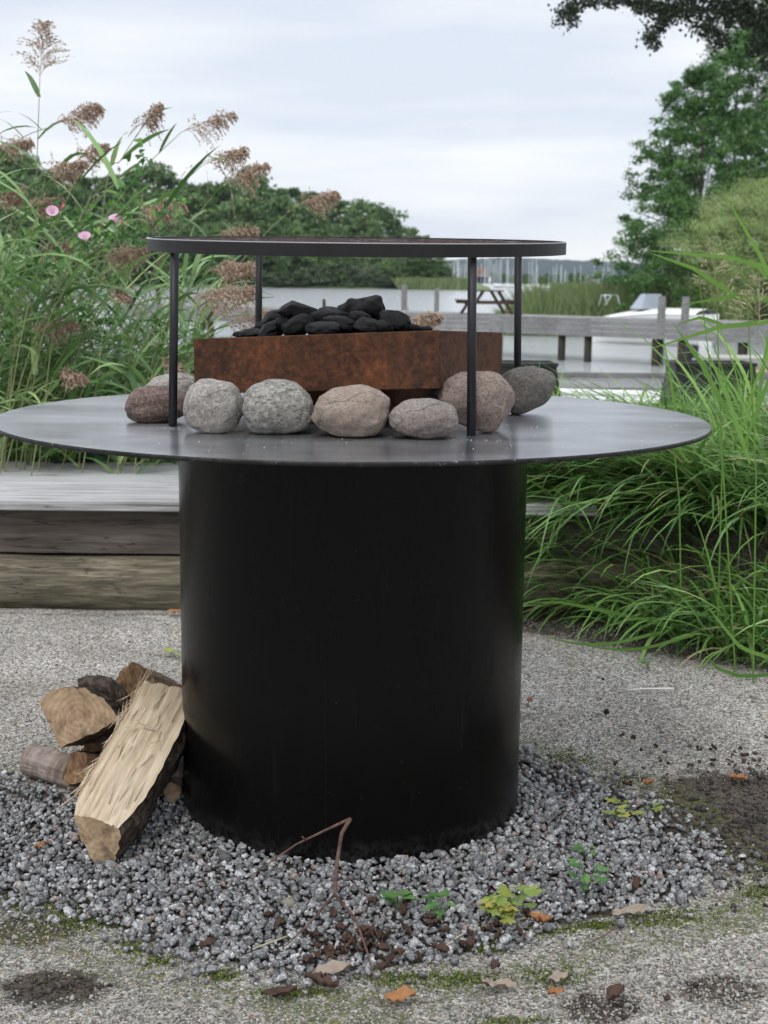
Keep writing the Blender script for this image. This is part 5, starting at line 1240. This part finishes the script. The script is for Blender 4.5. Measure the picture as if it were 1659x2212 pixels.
# far wooded shore on the left
def shore_strip(name, pts, depth, rise, mat, z0=WZ-.4):
    mb = MB(); V = []; n = len(pts); rows = [0, .02, .08, .3, 1]
    for j, f in enumerate(rows):
        for (x, y) in pts: V.append((x, y+depth*f, z0+(.9*min(1, f*50))+rise*f))
    mb.add(V, [(j*n+i, j*n+i+1, (j+1)*n+i+1, (j+1)*n+i) for j in range(len(rows)-1) for i in range(n-1)]); o = mb.obj(name, mat, None, True); o['kind'] = 'structure'; return o
DS = 345
shore_strip('far_shore', [(-330, 300), (-200, 320), (-110, 335), (-60, DS), (-20, DS), (0, DS), (14, DS+5), (28, DS+20)], 110, 2.5, m_shore)
protos = []
for k, (mt, sh_, R_, H_) in enumerate([(m_treeD, 0, 5.5, 17), (m_treeD, 0, 6.5, 15), (m_treeD, 2, 6, 14), (m_treeD, 0, 4.2, 18), (m_treeE, 2, 5.5, 9), (m_treeD, 1, 4, 17)]):
    protos.append((k, mt, sh_, R_, H_))
def skyline(px):
    return np.interp(px, [-200, 0, 60, 130, 200, 260, 340, 380, 430, 500, 540, 580, 640, 700, 745, 790, 830, 855, 880, 925, 945], [320, 340, 345, 375, 378, 380, 368, 378, 400, 400, 388, 408, 412, 425, 450, 450, 455, 475, 505, 515, 560])
made = {}
WL = ['dense dark tree', 'broad full tree', 'low round tree', 'slim tall tree', 'pale willow bush', 'pointed tree']
rt_ = np.random.default_rng(77); cnt = 0
GT = 'trees of the wood on the far shore'
def far_tree(px, Y, topy, k, lab, grp):
    x = tp2(px, Y); ztop = zt(topy, px, Y); zb = WZ+.3+2.5*max(0, (Y-DS)/110); Hh = max(ztop-zb, 3)
    kk, mt, sh_, R_, H_ = protos[k]; s_ = Hh/(H_+1.5)
    if k not in made:
        o = tree('woodland_tree' if k != 4 else 'willow_bush', lab, (x, Y, zb), mt, 90, 55, R_, H_, 1.5, .75, .3, cat='tree' if k != 4 else 'bush', group=grp, seed=20+k, clump=.2, shape=sh_); o.scale = (max(s_, .75),)*2+(s_,); made[k] = o
    else:
        o = copy_tree(made[k], (x, Y, zb), rt_.uniform(0, 6.28), (max(s_, .7)*rt_.uniform(.85, 1.2),)*2+(s_,), lab); o['group'] = grp
for row, (Y0, dpx, lo) in enumerate([(405, 36, 0), (375, 40, 38), (354, 34, 90)]):
    px = -190
    while px < 935-row*25:
        top = skyline(px)+lo*rt_.uniform(.75, 1.15)+rt_.normal(0, 5); top = min(top, 585)
        k = int(rt_.choice([0, 1, 2, 3, 5] if row < 2 else [0, 1, 2, 2]))
        far_tree(px, Y0+rt_.uniform(-8, 8), top, k, f"{WL[k]} in the {['rear', 'middle', 'front'][row]} of the wood across the water", GT); px += dpx*rt_.uniform(.7, 1.25)
for px, top in [(675, 575), (705, 565), (735, 560), (765, 568), (795, 575), (825, 582), (850, 590), (560, 585), (600, 590), (640, 590)]:
    far_tree(px, 349, top, 4, 'pale willow bush at the foot of the far wood', 'pale bushes along the far shore')
for px, top in [(880, 505), (905, 512), (925, 520), (938, 545), (948, 575), (895, 540), (915, 555)]:
    far_tree(px, 356, top, 3 if top < 530 else 0, f'tree at the right end of the far wood', 'trees at the right end of the far wood')

# distant shore with marina, tree line and hill
shore_strip('marina_shore', [(20, 560), (60, 560), (100, 560), (140, 560), (190, 560), (260, 560)], 120, .8, m_shore)
rm = np.random.default_rng(9)
for i in range(58):
    px = rm.uniform(935, 1345); Y = rm.uniform(575, 640); top = rm.uniform(587, 606)+(px-1100)*.008
    if 1180 < px < 1225: top -= 8
    x = tp2(px, Y); zb = WZ+1; Hh = max(zt(top, px, Y)-zb, 4)
    o = copy_tree(made[[0, 1, 2][i % 3]], (x, Y, zb), rm.uniform(0, 6), (Hh/17,)*3, 'dark tree behind the marina masts'); o['group'] = 'trees behind the marina'
mb = MB(); xs = np.linspace(-100, 1100, 240); V = []
hp_ = lambda x: 62*(.55+.45*math.sin(x*.006+1.0))*math.exp(-((x-330)/420)**2)
for j, f in enumerate([0, .5, .85, 1, .8]):
    for x in xs:
        top = np.interp(x/1650/K+829.5, [800, 940, 1000, 1080, 1150, 1240, 1330, 1450], [566, 563, 559, 556, 558, 562, 566, 570]); ztop = zt(top, x/1650/K+829.5, 1650)
        V.append((x, 1300+j*120, WZ+(ztop-WZ)*f+(.9*mnoise.noise(Vector((x*.05, j, 0)))+1.3*mnoise.noise(Vector((x*.21, j, 4))))*f))
n = len(xs); mb.add(V, [(j*n+i, j*n+i+1, (j+1)*n+i+1, (j+1)*n+i) for j in range(4) for i in range(n-1)]); mb.obj('hill', m_hill, None, False)['kind'] = 'structure'
# sailing boats in the marina
sb = None
def sailboat(label):
    root = thing('sailing_boat', label, 'sailing boat', (0, 0, 0), 'sailing boats in the marina'); hull('hull', 8, 2.6, 1.1, m_plastic, root, 0, .3, n=8)
    mb = MB(); mb.tube([(.6, 0, 1), (.6, 0, 11)], .12, 5); mb.obj('mast', m_mast, root); mb = MB(); mb.tube([(.6, 0, 2), (-2.6, 0, 2.1)], .12, 5); mb.obj('boom', m_bluehull, root)
    mb = MB(); mb.box((.9, 0, 1.15), (1.5, .8, .25)); mb.obj('cabin', m_plastic, root); return root
for i in range(66):
    px = rm.uniform(945, 1180) if i < 44 else rm.uniform(1180, 1330); Y = rm.uniform(470, 545); s_ = rm.uniform(.62, .98)*(1 if i < 44 else .85)
    loc = (tp2(px, Y), Y, WZ)
    if sb is None: sb = sailboat('white sailing boat with a bare mast among others in the distant marina'); sb.location = loc
    else: copy_tree(sb, loc, rm.uniform(0, 6.28), (s_,)*3)
for px, lab, mt in [(1043, 'small white boathouse at the distant marina', m_plastic), (1280, 'grey shed on the distant marina shore', m_gpost), (1038, 'orange-red gable above the distant marina', m_redroof)]:
    Y = 562; hgt = 3.4 if px != 1038 else 5.2; rt = thing('shed', lab, 'building', (tp2(px, Y), Y, WZ+.6)); mb = MB(); mb.box((0, 0, hgt/2), (3, 3, hgt/2)); mb.obj('wall', mt, rt)
    mb = MB(); mb.add([(-3.3, -3.3, hgt), (3.3, -3.3, hgt), (3.3, 3.3, hgt), (-3.3, 3.3, hgt), (0, -3.3, hgt+2), (0, 3.3, hgt+2)], [(0, 1, 4), (2, 3, 5), (1, 2, 5, 4), (3, 0, 4, 5), (0, 3, 2, 1)]); mb.obj('roof', m_redroof if px == 1038 else m_gpost, rt)

# ------------------------------------------------------------------ haze
mb = MB(); mb.box((150, 900, 40), (1500, 1300, 48)); hz = mb.obj('haze', NT('haze').m); hz['kind'] = 'stuff'
t = NT('haze_air'); vol = t.n('ShaderNodeVolumePrincipled'); vol.inputs['Color'].default_value = (.78, .88, 1, 1); vol.inputs['Density'].default_value = .00006; vol.inputs['Anisotropy'].default_value = .2
t.l(vol.outputs[0], t.out.inputs['Volume']); hz.data.materials[0] = t.m
hz.display_type = 'WIRE'
